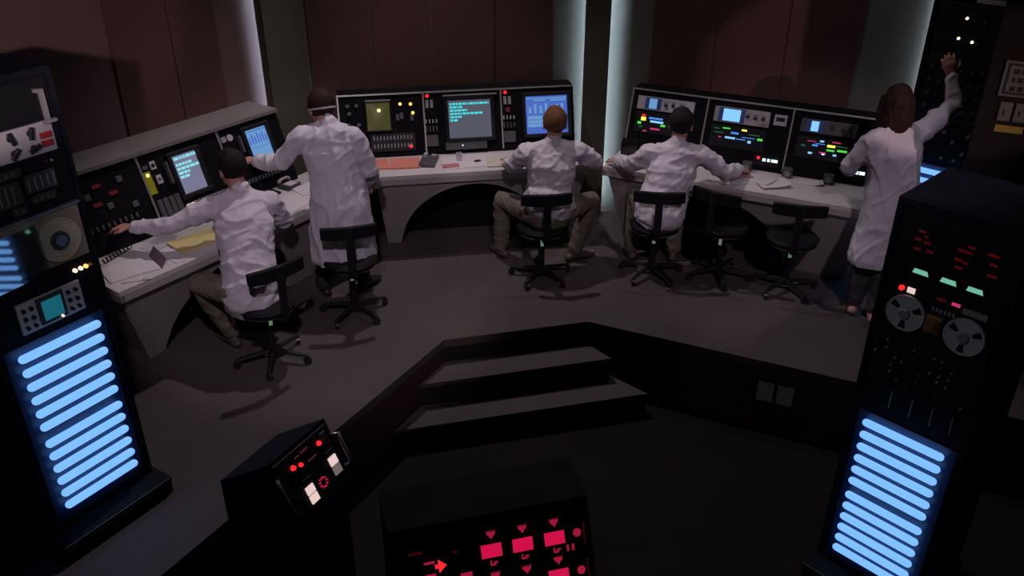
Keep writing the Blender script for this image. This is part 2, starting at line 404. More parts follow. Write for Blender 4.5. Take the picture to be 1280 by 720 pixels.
def textrects(u0, u1, v1, lines, lh, rng):
    out = []
    for i, full in enumerate(lines):
        u = u0; v = v1 - i * lh
        while u < u0 + (u1 - u0) * full:
            l = rng.uniform(.008, .035); out.append((u, min(u + l, u1), v - lh * .62, v)); u += l + .006
    return out
rng = random.Random(3)

# --- middle bank
c1 = Unit('C', -.882, -.204, 'console unit with dim olive screen and three orange lamps')
c1.monitor(-.654, -.469, .201, .415, G_OLIVE, .012)
c1.box('screen_bar', -.66, -.46, .428, .438, GREY, .02)
c1.disc('indicator_light', -.555, .355, .014, G_YELB, .006, .02)
for u, v in ((-.383, .399), (-.30, .395), (-.286, .325)): c1.disc('indicator_light', u, v, .013, G_ORANGE, .01); 
for u, v in ((-.377, .31), (-.295, .293), (-.41, .30)): c1.box('button', u - .014, u + .014, v - .03, v + .02, DGREY, .008)
for u, v in ((-.80, .40), (-.73, .40), (-.79, .34), (-.72, .25), (-.80, .25)): c1.disc('knob', u, v, .016, DGREY, .02)
for v in (.135, .072): c1.row('switch_row', [-.61 + i * .027 for i in range(12)], v, .010, .032, GREY, .014)
c1.disc('indicator_light', -.318, .062, .016, G_RED, .012)
c1.box('patch_panel', -.64, -.28, .03, .17, BLACKP, .003)
def leftcol(U, u, redbtn):
    U.disc('indicator_light', u + .022, .452, .014, G_RED, .012)
    U.box('meter', u + .005, u + .03, .355, .42, GREY, .006); U.box('meter', u + .042, u + .067, .355, .42, GREY, .006)
    if redbtn: U.box('button', u + .02, u + .055, .295, .33, mat('button_dark_red', (.22, .02, .03), .4), .008)
    U.row('switch_row', [u - .0 + i * .028 for i in range(4)], .25, .010, .03, LGREY, .014)
    U.row('switch_row', [u - .0 + i * .028 for i in range(4)], .19, .012, .045, DGREY, .014)
    U.box('speaker_grille', u - .005, u + .09, .05, .14, DGREY, .006)
c2 = Unit('C', -.204, .428, 'console unit with grey screen showing cyan lines of text')
leftcol(c2, -.185, False)
c2.box('screen_bar', -.04, .40, .440, .452, GREY, .03)
c2.monitor(-.002, .346, .105, .405, G_GSCR, .03)
R_ = textrects(.012, .33, .385, (1., .28, .42, .75, .30, .10), .026, rng)
c2.blocks('screen_text', R_, G_CYAN)
c2.box('drive_bay', -.04, .30, .012, .075, DGREY, .02); c2.disc('indicator_light', .10, .045, .006, G_WHITE, .004, .02)
c3 = Unit('C', .428, 1.043, 'console unit with bright blue bar chart screen')
leftcol(c3, .452, True)
c3.monitor(.636, .985, .106, .409, G_BSCR, .03)
c3.blocks('chart_bars', [(.66 + i * .045, .68 + i * .045, .27, .27 + (.05, .075, .06, .08, .05, .07, .075)[i]) for i in range(7)], G_BSCR2)
c3.blocks('chart_header', [(.645, .975, .385, .395), (.70, .80, .368, .378), (.84, .97, .366, .378)], G_BSCR2)
c3.blocks('chart_panel', [(.65, .97, .16, .25)], G_BSCR2); c3.blocks('chart_rule', [(.65, .97, .185, .19), (.65, .97, .215, .22)], G_BSCR, .0225)
# --- right bank
def scope(U, u0, u1, v0, v1, s0, s1, m, grey, knobs):
    U.box('scope_panel', u0, u1, v0, v1, grey, .012)
    U.box('screen_mask', s0 - .035, s1 + .035, v0 + .006, v1 - .006, G_DBLUE, .014)
    U.box('screen', s0, s1, v0 + .012, v1 - .014, m, .016)
    for u, v in knobs: U.disc('knob', u, v, .014, KNOB, .032, 0)
    U.blocks('panel_legend', [(u - .018, u + .018, v + .020, v + .024) for u, v in knobs], KNOB, .0125)
r1 = Unit('R', -1.088, -.464, 'console unit with grey scope and small green and blue lights by the middle pillar')
scope(r1, -1.03, -.56, .325, .43, -.93, -.865, G_BSCR2, LGREY, [(-.79, .375), (-.73, .38), (-.66, .378)])
for u0, u1, v0, v1, m in ((-.98, -.94, .235, .265, G_YEL), (-.975, -.945, .272, .285, G_RED), (-1.005, -.975, .205, .225, G_GREEN), (-.99, -.96, .18, .19, G_DGREEN), (-.915, -.80, .255, .27, G_BLUE), (-.90, -.79, .228, .245, G_SKYB), (-.81, -.77, .205, .222, G_GREEN), (-.89, -.81, .172, .186, G_MAG), (-.95, -.92, .15, .16, G_MAG)):
    r1.box('indicator_light', u0, u1, v0, v1, m, .008)
r1.box('equipment_tray', -1.03, -.60, .14, .31, BLACKP, .003)
r2 = Unit('R', -.464, .196, 'console unit with round-cornered pale blue scope screen beside a white handset')
scope(r2, -.395, .035, .312, .43, -.325, -.19, G_SKYB, GREY, [(-.13, .375), (-.07, .37), (-.01, .37)])
r2.box('equipment_tray', -.40, .03, .12, .29, BLACKP, .003)
for u0, u1, v0, v1, m in ((-.38, -.33, .255, .262, G_DGREEN), (-.31, -.25, .262, .272, G_GREEN), (-.16, -.12, .262, .275, G_YEL), (-.24, -.18, .23, .245, G_BLUE), (-.37, -.30, .225, .232, G_DGREEN), (-.10, -.02, .238, .245, G_DGREEN), (-.28, -.20, .19, .205, G_SKYB), (-.19, -.12, .192, .2, G_BLUE), (-.33, -.31, .19, .2, G_MAG), (-.10, -.075, .175, .195, G_SKYB), (-.03, .01, .205, .222, G_GREEN), (-.15, -.05, .212, .217, G_BLUE)):
    r2.box('indicator_light', u0, u1, v0, v1, m, .008)
r2.box('handset', .07, .165, .34, .42, LGREY, .035); r2.box('handset_recess', .085, .15, .37, .40, KNOB, .002, .035)
r2.disc('indicator_light', .005, .079, .013, G_RED, .01)
for u, wd in ((.051, .012), (.085, .010), (.13, .024)): r2.box('indicator_light', u - wd, u + wd, .058, .080, G_WHITE, .008)
r2.box('switch_plate', -.03, .17, .02, .10, BLACKP, .003)
r3 = Unit('R', .196, .80, 'console unit with a row of bright green lights beside the standing woman')
scope(r3, .268, .675, .322, .423, .345, .40, G_SKYB, DGREY, [(.50, .375), (.58, .37), (.63, .37)])
r3.box('equipment_tray', .26, .69, .13, .29, BLACKP, .003)
for u0, u1, v0, v1, m in ((.30, .33, .215, .228, G_DGREEN), (.34, .40, .258, .264, G_MAG), (.38, .42, .226, .24, G_BLUE), (.43, .46, .262, .275, G_SKYB), (.36, .39, .165, .18, G_SKYB), (.488, .545, .232, .25, G_YEL), (.488, .545, .203, .216, G_GREEN), (.565, .635, .208, .224, G_GREEN), (.55, .63, .243, .25, G_DGREEN), (.52, .58, .268, .276, G_MAG), (.44, .49, .18, .19, G_MAG), (.54, .565, .172, .186, G_SKYB), (.46, .48, .17, .18, G_WHITE), (.40, .47, .245, .25, G_BLUE)):
    r3.box('indicator_light', u0, u1, v0, v1, m, .008)
r3.disc('indicator_light', .655, .084, .013, G_RED, .01)
for u, wd in ((.695, .010), (.73, .014), (.77, .020)): r3.box('indicator_light', u - wd, u + wd, .066, .090, G_WHITE, .008)
r3.box('switch_plate', .62, .79, .02, .11, BLACKP, .003)
# --- left bank
l1 = Unit('L', -.47, .169, 'dark console unit with red buttons behind the tall tape rack', True)
for u, v in ((-.14, .40), (-.176, .29), (-.05, .33)): l1.box('button', u - .03, u + .03, v - .012, v + .012, mat('button_dark_red', (.22, .02, .03), .4), .01)
for u, v in ((-.22, .35), (-.10, .26), (.02, .40), (.06, .22)): l1.box('gauge', u - .02, u + .02, v - .02, v + .02, DGREY, .01)
l1.row('switch_row', [-.36 + i * .04 for i in range(11)], .15, .014, .03, DGREY)
l2 = Unit('L', .169, .806, 'console unit with lilac text screen and yellow lit panel', True)
l2.box('lit_panel', .186, .232, .235, .385, mat('olive_plastic', (.11, .10, .008), .4, emit=(.16, .14, .005), estr=.5), .012); l2.disc('indicator_light', .208, .362, .012, G_YELB, .004, .012)
l2.box('gauge', .252, .292, .385, .44, LGREY, .008); l2.disc('gauge_dial', .272, .412, .014, KNOB, .003, .008)
l2.box('gauge', .262, .30, .285, .345, LGREY, .008); l2.disc('gauge_dial', .281, .315, .012, DGREY, .003, .008)
l2.box('button', .195, .235, .40, .425, DGREY, .006)
l2.box('grab_handle', .345, .362, .26, .41, DGREY, .035)
l2.monitor(.41, .60, .165, .425, G_LSCR, .03)
l2.blocks('screen_text', textrects(.42, .59, .415, (.97,), .03, rng) + textrects(.42, .59, .372, (.6, .95, .5, .22), .028, rng), mat('glow_pale_cyan', (.02, .02, .02), .4, emit=(.25, .75, .85)))
for u in (.20, .245, .29, .335): l2.box('key_block', u, u + .036, .06, .19, DGREY, .012)
for u in (.40, .43): l2.box('indicator_light', u, u + .024, .082, .098, G_AMBERW, .01)
l2.row('key_row', [.47 + i * .026 for i in range(12)], .09, .016, .03, GREY, .012)
l2.row('key_row', [.47 + i * .026 for i in range(12)], .045, .016, .03, GREY, .012)
l3 = Unit('L', .806, 1.362, 'console unit with pale blue chart screen beside the reaching man', True)
l3.box('button', .83, .87, .405, .445, GREY, .008); l3.disc('dial', .905, .425, .026, LGREY, .010)
l3.box('grab_handle', .958, .975, .30, .42, DGREY, .035)
l3.monitor(1.03, 1.22, .19, .435, G_BSCR2, .03)
l3.blocks('chart_bars', [(1.04 + i * .024, 1.052 + i * .024, .33, .33 + (.05, .07, .05, .075, .06, .07, .05)[i]) for i in range(7)], G_BSCR)
l3.blocks('chart_header', [(1.04, 1.21, .418, .425), (1.05, 1.2, .30, .304)], G_BSCR)
for u in (.84, .875): l3.box('indicator_light', u, u + .022, .088, .104, G_AMBERW, .01)
l3.row('key_row', [.93 + i * .03 for i in range(12)], .09, .018, .03, DGREY, .012)

# ------------------------------------------------------------------ tall racks
def rack(label, x, y, th, z0, h, plinth=True):
    t = thing('equipment_rack', label, 'rack', (x, y, z0), R(th), 'tall equipment racks')
    part('cabinet', MB().box((-.28, .012, 0 if not plinth else .10), (.28, .52, h)), RACKB, t)
    mb = MB()
    for s_ in (-1, 1): mb.box((s_ * .28 - .02 if s_ > 0 else -.28, -.006, .10), (.28 if s_ > 0 else -.26, .012, h))
    mb.box((-.26, -.006, h - .03), (.26, .012, h)); mb.box((-.26, -.006, .10), (.26, .012, .14))
    part('front_frame', mb, RACKB, t)
    if plinth:
        part('plinth', MB().box((-.30, -.12, 0), (.30, .52, .0995)), RACKB, t)
        part('plinth_strip', MB().box((-.30, -.128, .062), (.30, -.1205, .095)), DGREY, t)
    t_M = frame((0, .012, 0), (1, 0, 0), (0, 0, 1))
    return t, t_M
def rbox(t, M, name, u0, u1, v0, v1, m, h=.01, z0=0.):
    return part(name, MB().bbox((u0, v0, z0), (u1, v1, z0 + h), min(.002, h * .4), M), m, t)
def rdisc(t, M, name, u, v, r, m, h=.01, z0=0., n=16):
    return part(name, MB().cyl((u, v, z0), r, r * .92, h, n, M), m, t, False)
tube_me = None
def tubes(t, ztop, n=12):
    global tube_me
    if tube_me is None:
        r = .0195
        mb = MB().loft([(-.18, 0, 0), (.18, 0, 0)], [(r, r), (r, r)], side=(0, 1, 0), n=14)
        tube_me = mb.mesh('light_tube'); tube_me.materials.append(TUBE)
    p = .0738
    part('tube_backplate', MB().box((-.24, .004, ztop - n * p - .05), (.24, .012, ztop + .045)), mat('tube_backplate_spill', (.03, .05, .12), .35, var=.1), t)  # blue spill of the tubes put into the black plate's base colour
    for i in range(n):
        o = link('light_tube', tube_me, None, t, True); o.location = (0, -.026, ztop - i * p - (i >= 6) * p * .28)
def reel(t, M, u, v, r, m, hub, spokes):
    o = part('tape_reel', MB().cyl((u, v, .012), r, r, .010, 32, M), m, t)
    part('reel_rim', MB().ring((u, v, .020), r * .93, r, .006, 32, M), m, o)
    part('reel_hub', MB().cyl((u, v, .022), r * .30, r * .26, .018, 20, M), hub, o)
    if spokes:
        for k in range(3):
            a = 2 * math.pi * k / 3 + .5; ca, sa = math.cos(a), math.sin(a)
            q = [(u + ca * r * .42 - sa * r * .10, v + sa * r * .42 + ca * r * .10), (u + ca * r * .42 + sa * r * .10, v + sa * r * .42 - ca * r * .10),
                 (u + ca * r * .86 + sa * r * .20, v + sa * r * .86 - ca * r * .20), (u + ca * r * .86 - sa * r * .20, v + sa * r * .86 + ca * r * .20)]
            part('reel_cutout', MB().prism(q, .0222, .0232, M), KNOB, o)
    return o
# left rack
t, M = rack('tall rack with beige tape reels, teal scope and glowing blue tubes on the left', -2.062, 3.34, 57.3, 0, 2.25)
rbox(t, M, 'blank_panel', -.25, .25, 2.045, 2.21, BLACKP)
part('bracket', MB().box((.205, 2.035, .01), (.222, 2.165, .03), M).box((.185, 2.155, .01), (.2045, 2.168, .03), M).box((.19, 2.022, .01), (.25, 2.0345, .03), M), GREY, t)
rbox(t, M, 'knob_panel', -.25, .23, 1.90, 2.03, LGREY, .012)
for i in range(5):
    for j in range(2):
        a = .35 + .5 * ((i * 3 + j * 2) % 4)
        mb = MB(); mk = M @ Matrix.Translation((-.21 + i * .085, 1.932 + j * .065, .012)) @ Matrix.Rotation(a, 4, 'Z')
        mb.cyl((0, 0, 0), .016, .014, .006, 14, mk).bbox((-.026, -.009, .006), (.026, .009, .020), .003, mk)
        part('pointer_knob', mb, KNOB, t)
for v in (1.93, 1.965): rbox(t, M, 'red_switch', .165, .215, v, v + .022, mat('red_plastic', (.45, .03, .04), .4), .012, .012)
rbox(t, M, 'module_tray', -.25, .25, 1.665, 1.885, BLACKP, .006)
for u0, u1, v0, v1, m in ((-.24, -.10, 1.70, 1.80, DGREY), (-.08, .03, 1.72, 1.82, DGREY), (.05, .19, 1.75, 1.83, DGREY), (-.06, .05, 1.835, 1.87, DGREY), (.06, .17, 1.70, 1.735, DGREY), (-.03, .03, 1.675, 1.71, DGREY)):
    o = rbox(t, M, 'plug_in_module', u0, u1, v0, v1, m, .014)
    mb = MB(); n_ = int((u1 - u0) / .028)
    for i in range(n_): mb.box((u0 + .012 + i * .028, v0 + .012, .014), (u0 + .018 + i * .028, v1 - .012, .018), M)
    part('module_slots', mb, GREY, o)
rdisc(t, M, 'indicator_light', .165, 1.865, .007, mat('dim_red_lamp', (.3, .02, .02), .3), .012); rdisc(t, M, 'indicator_light', .19, 1.862, .006, LGREY, .012)
rbox(t, M, 'trim_strip', -.26, .26, 1.645, 1.657, STEEL, .02)
rbox(t, M, 'tape_deck', -.25, .25, 1.40, 1.64, BEIGE, .012)
gm = bpy.data.materials.new('deck_glass'); gm.use_nodes = True; nt = gm.node_tree; nt.nodes.clear()
go = nt.nodes.new('ShaderNodeOutputMaterial'); gx = nt.nodes.new('ShaderNodeMixShader'); gt = nt.nodes.new('ShaderNodeBsdfTransparent'); gg = nt.nodes.new('ShaderNodeBsdfGlossy')
gg.inputs['Roughness'].default_value = .03; gx.inputs[0].default_value = .42; gt.inputs[0].default_value = (.85, .88, .95, 1)
nt.links.new(gt.outputs[0], gx.inputs[1]); nt.links.new(gg.outputs[0], gx.inputs[2]); nt.links.new(gx.outputs[0], go.inputs[0])
part('deck_window', MB().box((-.28, 1.408, 0), (0, 1.632, .003), M @ Matrix.Translation((.03, 0, .052)) @ Matrix.Translation((0, 1.52, 0)) @ Matrix.Rotation(R(6.2), 4, 'Y') @ Matrix.Rotation(R(-2.4), 4, 'X') @ Matrix.Translation((0, -1.52, 0))), gm, t)
TAPE = mat('tape_cream', (.58, .53, .42), .5, var=.06, vscale=6)
for u in (.125, -.125):
    o = reel(t, M, u, 1.515, .100, TAPE, STEEL, False)
    part('hub_ring', MB().ring((u, 1.515, .0222), .030, .042, .012, 24, M), DGREY, o)
rdisc(t, M, 'indicator_light', .005, 1.60, .009, G_MINT, .01, .016)
for u in (.165, .193, .219): rdisc(t, M, 'indicator_light', u, 1.341, .0095, G_AMBERW if u < .21 else G_ORANGE, .012)
rdisc(t, M, 'indicator_light', .242, 1.342, .0075, OCHRE, .012)
rbox(t, M, 'scope_panel', -.135, .165, 1.15, 1.295, mat('scope_white', (.78, .75, .82), .5, var=.05, vscale=12), .014)
rbox(t, M, 'scope_hood', -.05, .075, 1.165, 1.292, DGREY, .026)
rbox(t, M, 'screen', -.032, .058, 1.182, 1.275, G_TEAL, .006, .0265)
for u, v in [(-.11, 1.265), (-.075, 1.265), (-.11, 1.225), (-.075, 1.22), (-.11, 1.18), (-.075, 1.18), (.10, 1.265), (.135, 1.265), (.10, 1.225), (.135, 1.22), (.10, 1.18), (.135, 1.18)]:
    rdisc(t, M, 'knob', u, v, .009, KNOB, .016, .014, 10)
rdisc(t, M, 'indicator_light', .045, 1.172, .006, G_AMBERW, .008, .026, 10)
tubes(t, 1.062)
# right rack, standing in the sunken floor
t, M = rack('tall black rack with grey tape reels and glowing blue tubes in the sunken floor', 1.89, 3.319, -46.6, PIT, 2.23)
Z = -PIT
rbox(t, M, 'blank_panel', -.25, .25, 1.60 + Z, 1.665 + Z, BLACKP)
rbox(t, M, 'meter_panel', -.25, .25, 1.30 + Z, 1.595 + Z, BLACKP, .008)
for u, v, w_ in ((-.15, 1.56, .03), (-.16, 1.52, .028), (-.12, 1.515, .03), (-.155, 1.475, .03), (-.10, 1.48, .028), (.02, 1.53, .022), (.05, 1.53, .035), (.02, 1.485, .03), (.05, 1.48, .02), (.03, 1.45, .03), (.15, 1.55, .045), (.16, 1.51, .03), (.165, 1.46, .04), (-.13, 1.54, .018), (.06, 1.555, .03)):
    rbox(t, M, 'indicator_light', u - w_ / 2, u + w_ / 2, v + Z - .006, v + Z + .005, G_DRED, .006, .008)  # faint red labels, given a dim glow of their own
for u in (-.112, .010, .122): 
    o = rbox(t, M, 'level_meter', u - .045, u + .045, 1.345 + Z, 1.40 + Z, GLASS, .010, .008)
    part('meter_scale', MB().prism([(u - .037, 1.366 + Z), (u + .034, 1.366 + Z), (u + .026, 1.388 + Z), (u - .030, 1.388 + Z)], .018, .020, M), G_MINT, o)
rbox(t, M, 'tape_deck', -.25, .25, 1.02 + Z, 1.29 + Z, BLACKP, .012)
rdisc(t, M, 'indicator_light', -.178, 1.274 + Z, .013, G_RED, .01, .012)
rbox(t, M, 'indicator_light', -.152, -.118, 1.262 + Z, 1.288 + Z, G_PINKW, .008, .012)
rbox(t, M, 'indicator_light', .045, .08, 1.275 + Z, 1.288 + Z, G_MAG, .008, .012)
rbox(t, M, 'indicator_light', -.02, .02, 1.276 + Z, 1.286 + Z, G_DRED, .008, .012)
reel(t, M, -.135, 1.160 + Z, .088, REELG, GREY, True)
reel(t, M, .130, 1.150 + Z, .088, REELG, GREY, True)
BRASS = mat('brass_head_cover', (.55, .36, .18), .35, .7, var=.15, vscale=20)
o = rbox(t, M, 'head_block', -.035, .030, 1.12 + Z, 1.20 + Z, BRASS, .03, .012)
rbox(t, M, 'head_cover', .003, .028, 1.13 + Z, 1.19 + Z, mat('brown_cover', (.12, .05, .03), .4), .004, .0425)
rbox(t, M, 'counter_window', .095, .20, 1.255 + Z, 1.282 + Z, GREY, .012, .012)
mb = MB()
for i in range(6): mb.box((-.03 + i * .018, 1.218 + Z, .012), (-.02 + i * .018, 1.238 + Z, .02), M)
part('counter_digits', mb, GREY, t)
rbox(t, M, 'patch_panel', -.25, .25, .745 + Z, 1.01 + Z, BLACKP, .008)
rr = random.Random(11)
for i in range(11):
    for j in range(6):
        if rr.random() < .62:
            u = -.225 + i * .043 + rr.uniform(-.006, .006); v = .80 + j * .038 + Z + rr.uniform(-.005, .005)
            rdisc(t, M, 'toggle_switch', u, v, .0048, rr.choice((LGREY, STEEL, OCHRE, DGREY, DGREY)), .014, .008, 8)
for u in (-.11, -.01, .087, .18): rbox(t, M, 'slot_divider', u - .003, u + .003, .635 + Z, .73 + Z, GREY, .008)
tubes(t, .523 + Z)
# far right rack behind the woman
t, M = rack('far tall rack with white pilot lamps and blue tubes behind the woman', 3.05, 5.85, -44, 0, 2.15)
rbox(t, M, 'top_label', -.02, .22, 2.075, 2.11, LGREY, .012)  # pale strip across the front near the rack top
rbox(t, M, 'lamp_panel', -.25, .25, 1.72, 2.06, BLACKP, .008)
for u, v in ((-.053, 1.972), (-.077, 1.838), (.013, 1.826)): rdisc(t, M, 'indicator_light', u, v, .0095, G_AMBERW, .01, .008)
for u, v in ((.066, 1.958), (.05, 1.818), (.0, 1.965)): rdisc(t, M, 'knob', u, v, .012, DGREY, .02, .008)
rbox(t, M, 'switch_panel', -.25, .25, 1.30, 1.71, BLACKP, .006); rbox(t, M, 'jack_panel', -.25, .25, .99, 1.29, BLACKP, .009)
for i in range(7):
    for j in range(4): rdisc(t, M, 'knob', -.2 + i * .065, 1.36 + j * .09, .011, DGREY, .018, .006, 10)
for u, v in ((-.20, 1.09), (-.12, 1.17), (-.02, 1.20), (.05, 1.14), (.14, 1.2), (.13, 1.07)): rdisc(t, M, 'knob', u, v, .013, GREY, .02, .009, 10)
for u in (.00, .085): rdisc(t, M, 'indicator_light', u, 1.015, .010, LGREY, .014, .009)
tubes(t, .905)

# ------------------------------------------------------------------ consoles in the sunken floor
t = thing('pedestal_console', 'black slanted pedestal console with red and white buttons against the pit wall', 'console', (-1.30, 3.37, PIT), R(62))
prof = [(0, .36), (-.33, .58), (-.48, .25), (-.42, .20), (-.42, PIT), (0, PIT)]
prof = [(a, b - PIT) for a, b in prof]; n = 6
part('body', MB().add([(-.2, a, b) for a, b in prof] + [(.2, a, b) for a, b in prof],
     [tuple(range(n)), tuple(range(2 * n - 1, n - 1, -1))] + [(i, n + i, n + (i + 1) % n, (i + 1) % n) for i in range(n)]), RACKB, t)
Mp = frame((0, -.48, .25 - PIT), (1, 0, 0), (0, .15, .33))
H_ = math.hypot(.15, .33)
part('panel', MB().bbox((-.185, .015, 0), (.185, H_ - .02, .008), .003, Mp), BLACKP, t)
def pb(name, u0, u1, v0, v1, m, h=.01, z0=.008): return part(name, MB().bbox((u0, v0, z0), (u1, v1, z0 + h), .002, Mp), m, t)
def pd(name, u, v, r, m): return part(name, MB().cyl((u, v, .008), r, r * .8, .012, 14, Mp), m, t)
for u, v, r in ((-.09, .275, .014), (-.045, .262, .011), (.10, .285, .013)): pd('indicator_light', u, v, r, G_RED)
for u0, u1, v0, v1 in ((-.02, .03, .30, .312), (-.06, -.03, .30, .308), (.0, .06, .245, .252)): pb('indicator_light', u0, u1, v0, v1, G_DRED, .004)
pb('lit_button', -.085, -.035, .115, .155, G_PINKW); pb('lit_button', -.085, -.035, .068, .108, G_PINKW)
pb('lit_button', .105, .155, .145, .19, G_PINKW); pb('dark_button', .105, .155, .095, .138, G_PINKD)
pb('button_cap', -.085, -.03, .165, .195, BLACKP, .012); pb('button_cap', .10, .155, .20, .225, BLACKP, .012); pb('switch_cover', .12, .155, .275, .32, DGREY, .012)
mb = MB()
for a in range(9):
    an = a * .7; mb.box((.025 + .022 * math.cos(an) - .005, .115 + .024 * math.sin(an) - .003, .008), (.025 + .022 * math.cos(an) + .007, .115 + .024 * math.sin(an) + .003, .011), Mp)
part('lit_emblem', mb, G_CRIM, t)
for sx in (-1, 1):
    x = sx * .212
    part('grab_handle', MB().loft([Mp @ Vector(p) for p in ((sx * .192, .10, .006), (x, .105, .03), (x, .27, .03), (sx * .192, .275, .006))], [(.011, .008)] * 4, side=(1, 0, 0), n=8), STEEL if sx > 0 else DGREY, t, True)
# operator console with crimson keys, near the camera
t = thing('operator_console', 'black operator console with glowing crimson keys at the front of the pit', 'console', (-.055, 2.755, PIT), R(15))
zz = .36 - PIT; ca, sa = math.cos(R(62)), math.sin(R(62))
prof = [(.16 * ca, zz + .16 * sa), (.34, zz + .16 * sa), (.34, 0), (-.62 * ca, 0), (-.62 * ca, zz - .62 * sa)]; n = 5
part('body', MB().add([(-.47, a, b) for a, b in prof] + [(.42, a, b) for a, b in prof],
     [tuple(range(n)), tuple(range(2 * n - 1, n - 1, -1))] + [(i, n + i, n + (i + 1) % n, (i + 1) % n) for i in range(n)]), BLACK, t)
Mp = frame((0, 0, zz), (1, 0, 0), (0, ca, sa))
def glyph(u, v, s_):
    pts = [(0, -.5), (.12, -.28), (.5, .12), (.5, .5), (.28, .28), (.1, .5), (0, .2), (-.1, .5), (-.28, .28), (-.5, .5), (-.5, .12), (-.12, -.28)]
    part('key_symbol', MB().prism([(u + a * s_, v + b * s_ * 1.05) for a, b in pts], .001, .004, Mp), G_CRIMD, t)
for i, u in enumerate((-.035, .105, .250)):
    for j in range(3):
        v = .0 - j * .168
        if i < 2 and j == 1: v -= .012
        glyph(u + .005, v + .068, .038)
        if j == 0 or i == 2 or j == 2: part('lit_key', MB().bbox((u - .045, v - .028, 0), (u + .045, v + .028, .010), .003, Mp), G_CRIM, t)
        else: part('lit_key', MB().bbox((u - .045, v - .028, 0), (u + .045, v + .028, .010), .003, Mp), G_CRIM, t)
        mb = MB().box((u - .01, v - .065, 0), (u - .004, v - .042, .003), Mp).box((u - .004, v - .065, 0), (u + .014, v - .058, .003), Mp).box((u + .006, v - .056, 0), (u + .022, v - .049, .003), Mp)
        part('key_caption', mb, G_CRIMD, t)
        if i == 2:
            part('indicator_light', MB().cyl((u + .105, v + .005, 0), .019, .015, .008, 12, Mp), G_CRIMD, t)
            mb = MB().box((u + .05, v - .068, 0), (u + .06, v - .040, .003), Mp).box((u + .075, v - .068, 0), (u + .085, v - .040, .003), Mp)
            part('key_caption', mb, G_CRIMD, t)
            part('panel_line', MB().box((u + .135, v - .05, 0), (u + .139, v + .05, .002), Mp), G_DRED, t)
for u0, u1, v0, v1, m in ((-.39, -.33, .045, .053, G_DRED), (-.33, -.285, -.006, .004, G_CRIMD), (-.33, -.285, -.06, -.05, G_CRIMD), (-.18, -.13, -.09, -.072, G_CRIMD), (-.20, -.185, .02, .03, G_DRED), (-.33, -.29, -.11, -.10, G_CRIMD)):
    part('indicator_light', MB().box((u0, v0, 0), (u1, v1, .003), Mp), m, t)
part('arrow_light', MB().prism([(-.27, -.05), (-.235, -.022), (-.27, .006)], 0, .004, Mp).box((-.285, -.03, 0), (-.2705, -.014, .004), Mp), G_RED, t)

# ------------------------------------------------------------------ right side wall fittings and pit outlets
wd = (Vector((5.9, 3.48)) - Vector((2.72, 4.92))).normalized()
Mw = frame((2.72, 4.92, 0), (wd.x, wd.y, 0), (0, 0, 1)) @ Matrix.Translation((0, 0, .0015))
t = thing('wall_sign', 'dark bordered notice sign on the right wall above two switch plates', 'sign', (0, 0, 0))
part('board', MB().box((.07, 1.745, 0), (.42, 1.945, .012), Mw), SIGNG, t)
mb = MB()
for a in ((.085, .405, 1.92, 1.932), (.085, .405, 1.758, 1.77), (.085, .10, 1.77, 1.92), (.39, .405, 1.77, 1.92)): mb.box((a[0], a[2], .012), (a[1], a[3], .0135), Mw)
for k, v in enumerate((1.887, 1.84, 1.79)):
    u = .12
    while u < .37: l = rng.uniform(.015, .03); mb.box((u, v - .014, .012), (u + l, v + .014, .0135), Mw); u += l + .012
part('lettering', mb, KNOB, t)
for i, u in enumerate((.095, .175)):
    o = part('switch_plate', MB().bbox((u, 1.60, 0), (u + .068, 1.71, .012), .004, Mw), SIGNG); tag(o, ('left', 'right')[i] + ' grey switch plate between the notice sign and the yellow label', 'switch plate', 'switch plates on the right wall')
    part('switch', MB().bbox((u + .026, 1.64, .012), (u + .042, 1.67, .022), .003, Mw), DGREY, o)
tag(part('wall_label', MB().box((.10, 1.535, 0), (.245, 1.575, .004), Mw), YELLOWL), 'small yellow label under the switch plates on the right wall', 'label')
Mo = frame((*EB, 0), (dr.x, dr.y, 0), (0, 0, 1)) @ Matrix.Translation((0, 0, .0015))
for i, u in enumerate((1.215, 1.345)):
    o = part('outlet_plate', MB().bbox((u, -.30, 0), (u + .105, -.155, .008), .003, Mo), PLATE); tag(o, ('left', 'right')[i] + ' pale blank outlet plate on the maroon pit wall', 'outlet', 'outlet plates on the pit wall')
    part('screw', MB().cyl((u + .052, -.228, .008), .004, .004, .002, 8, Mo), STEEL, o)

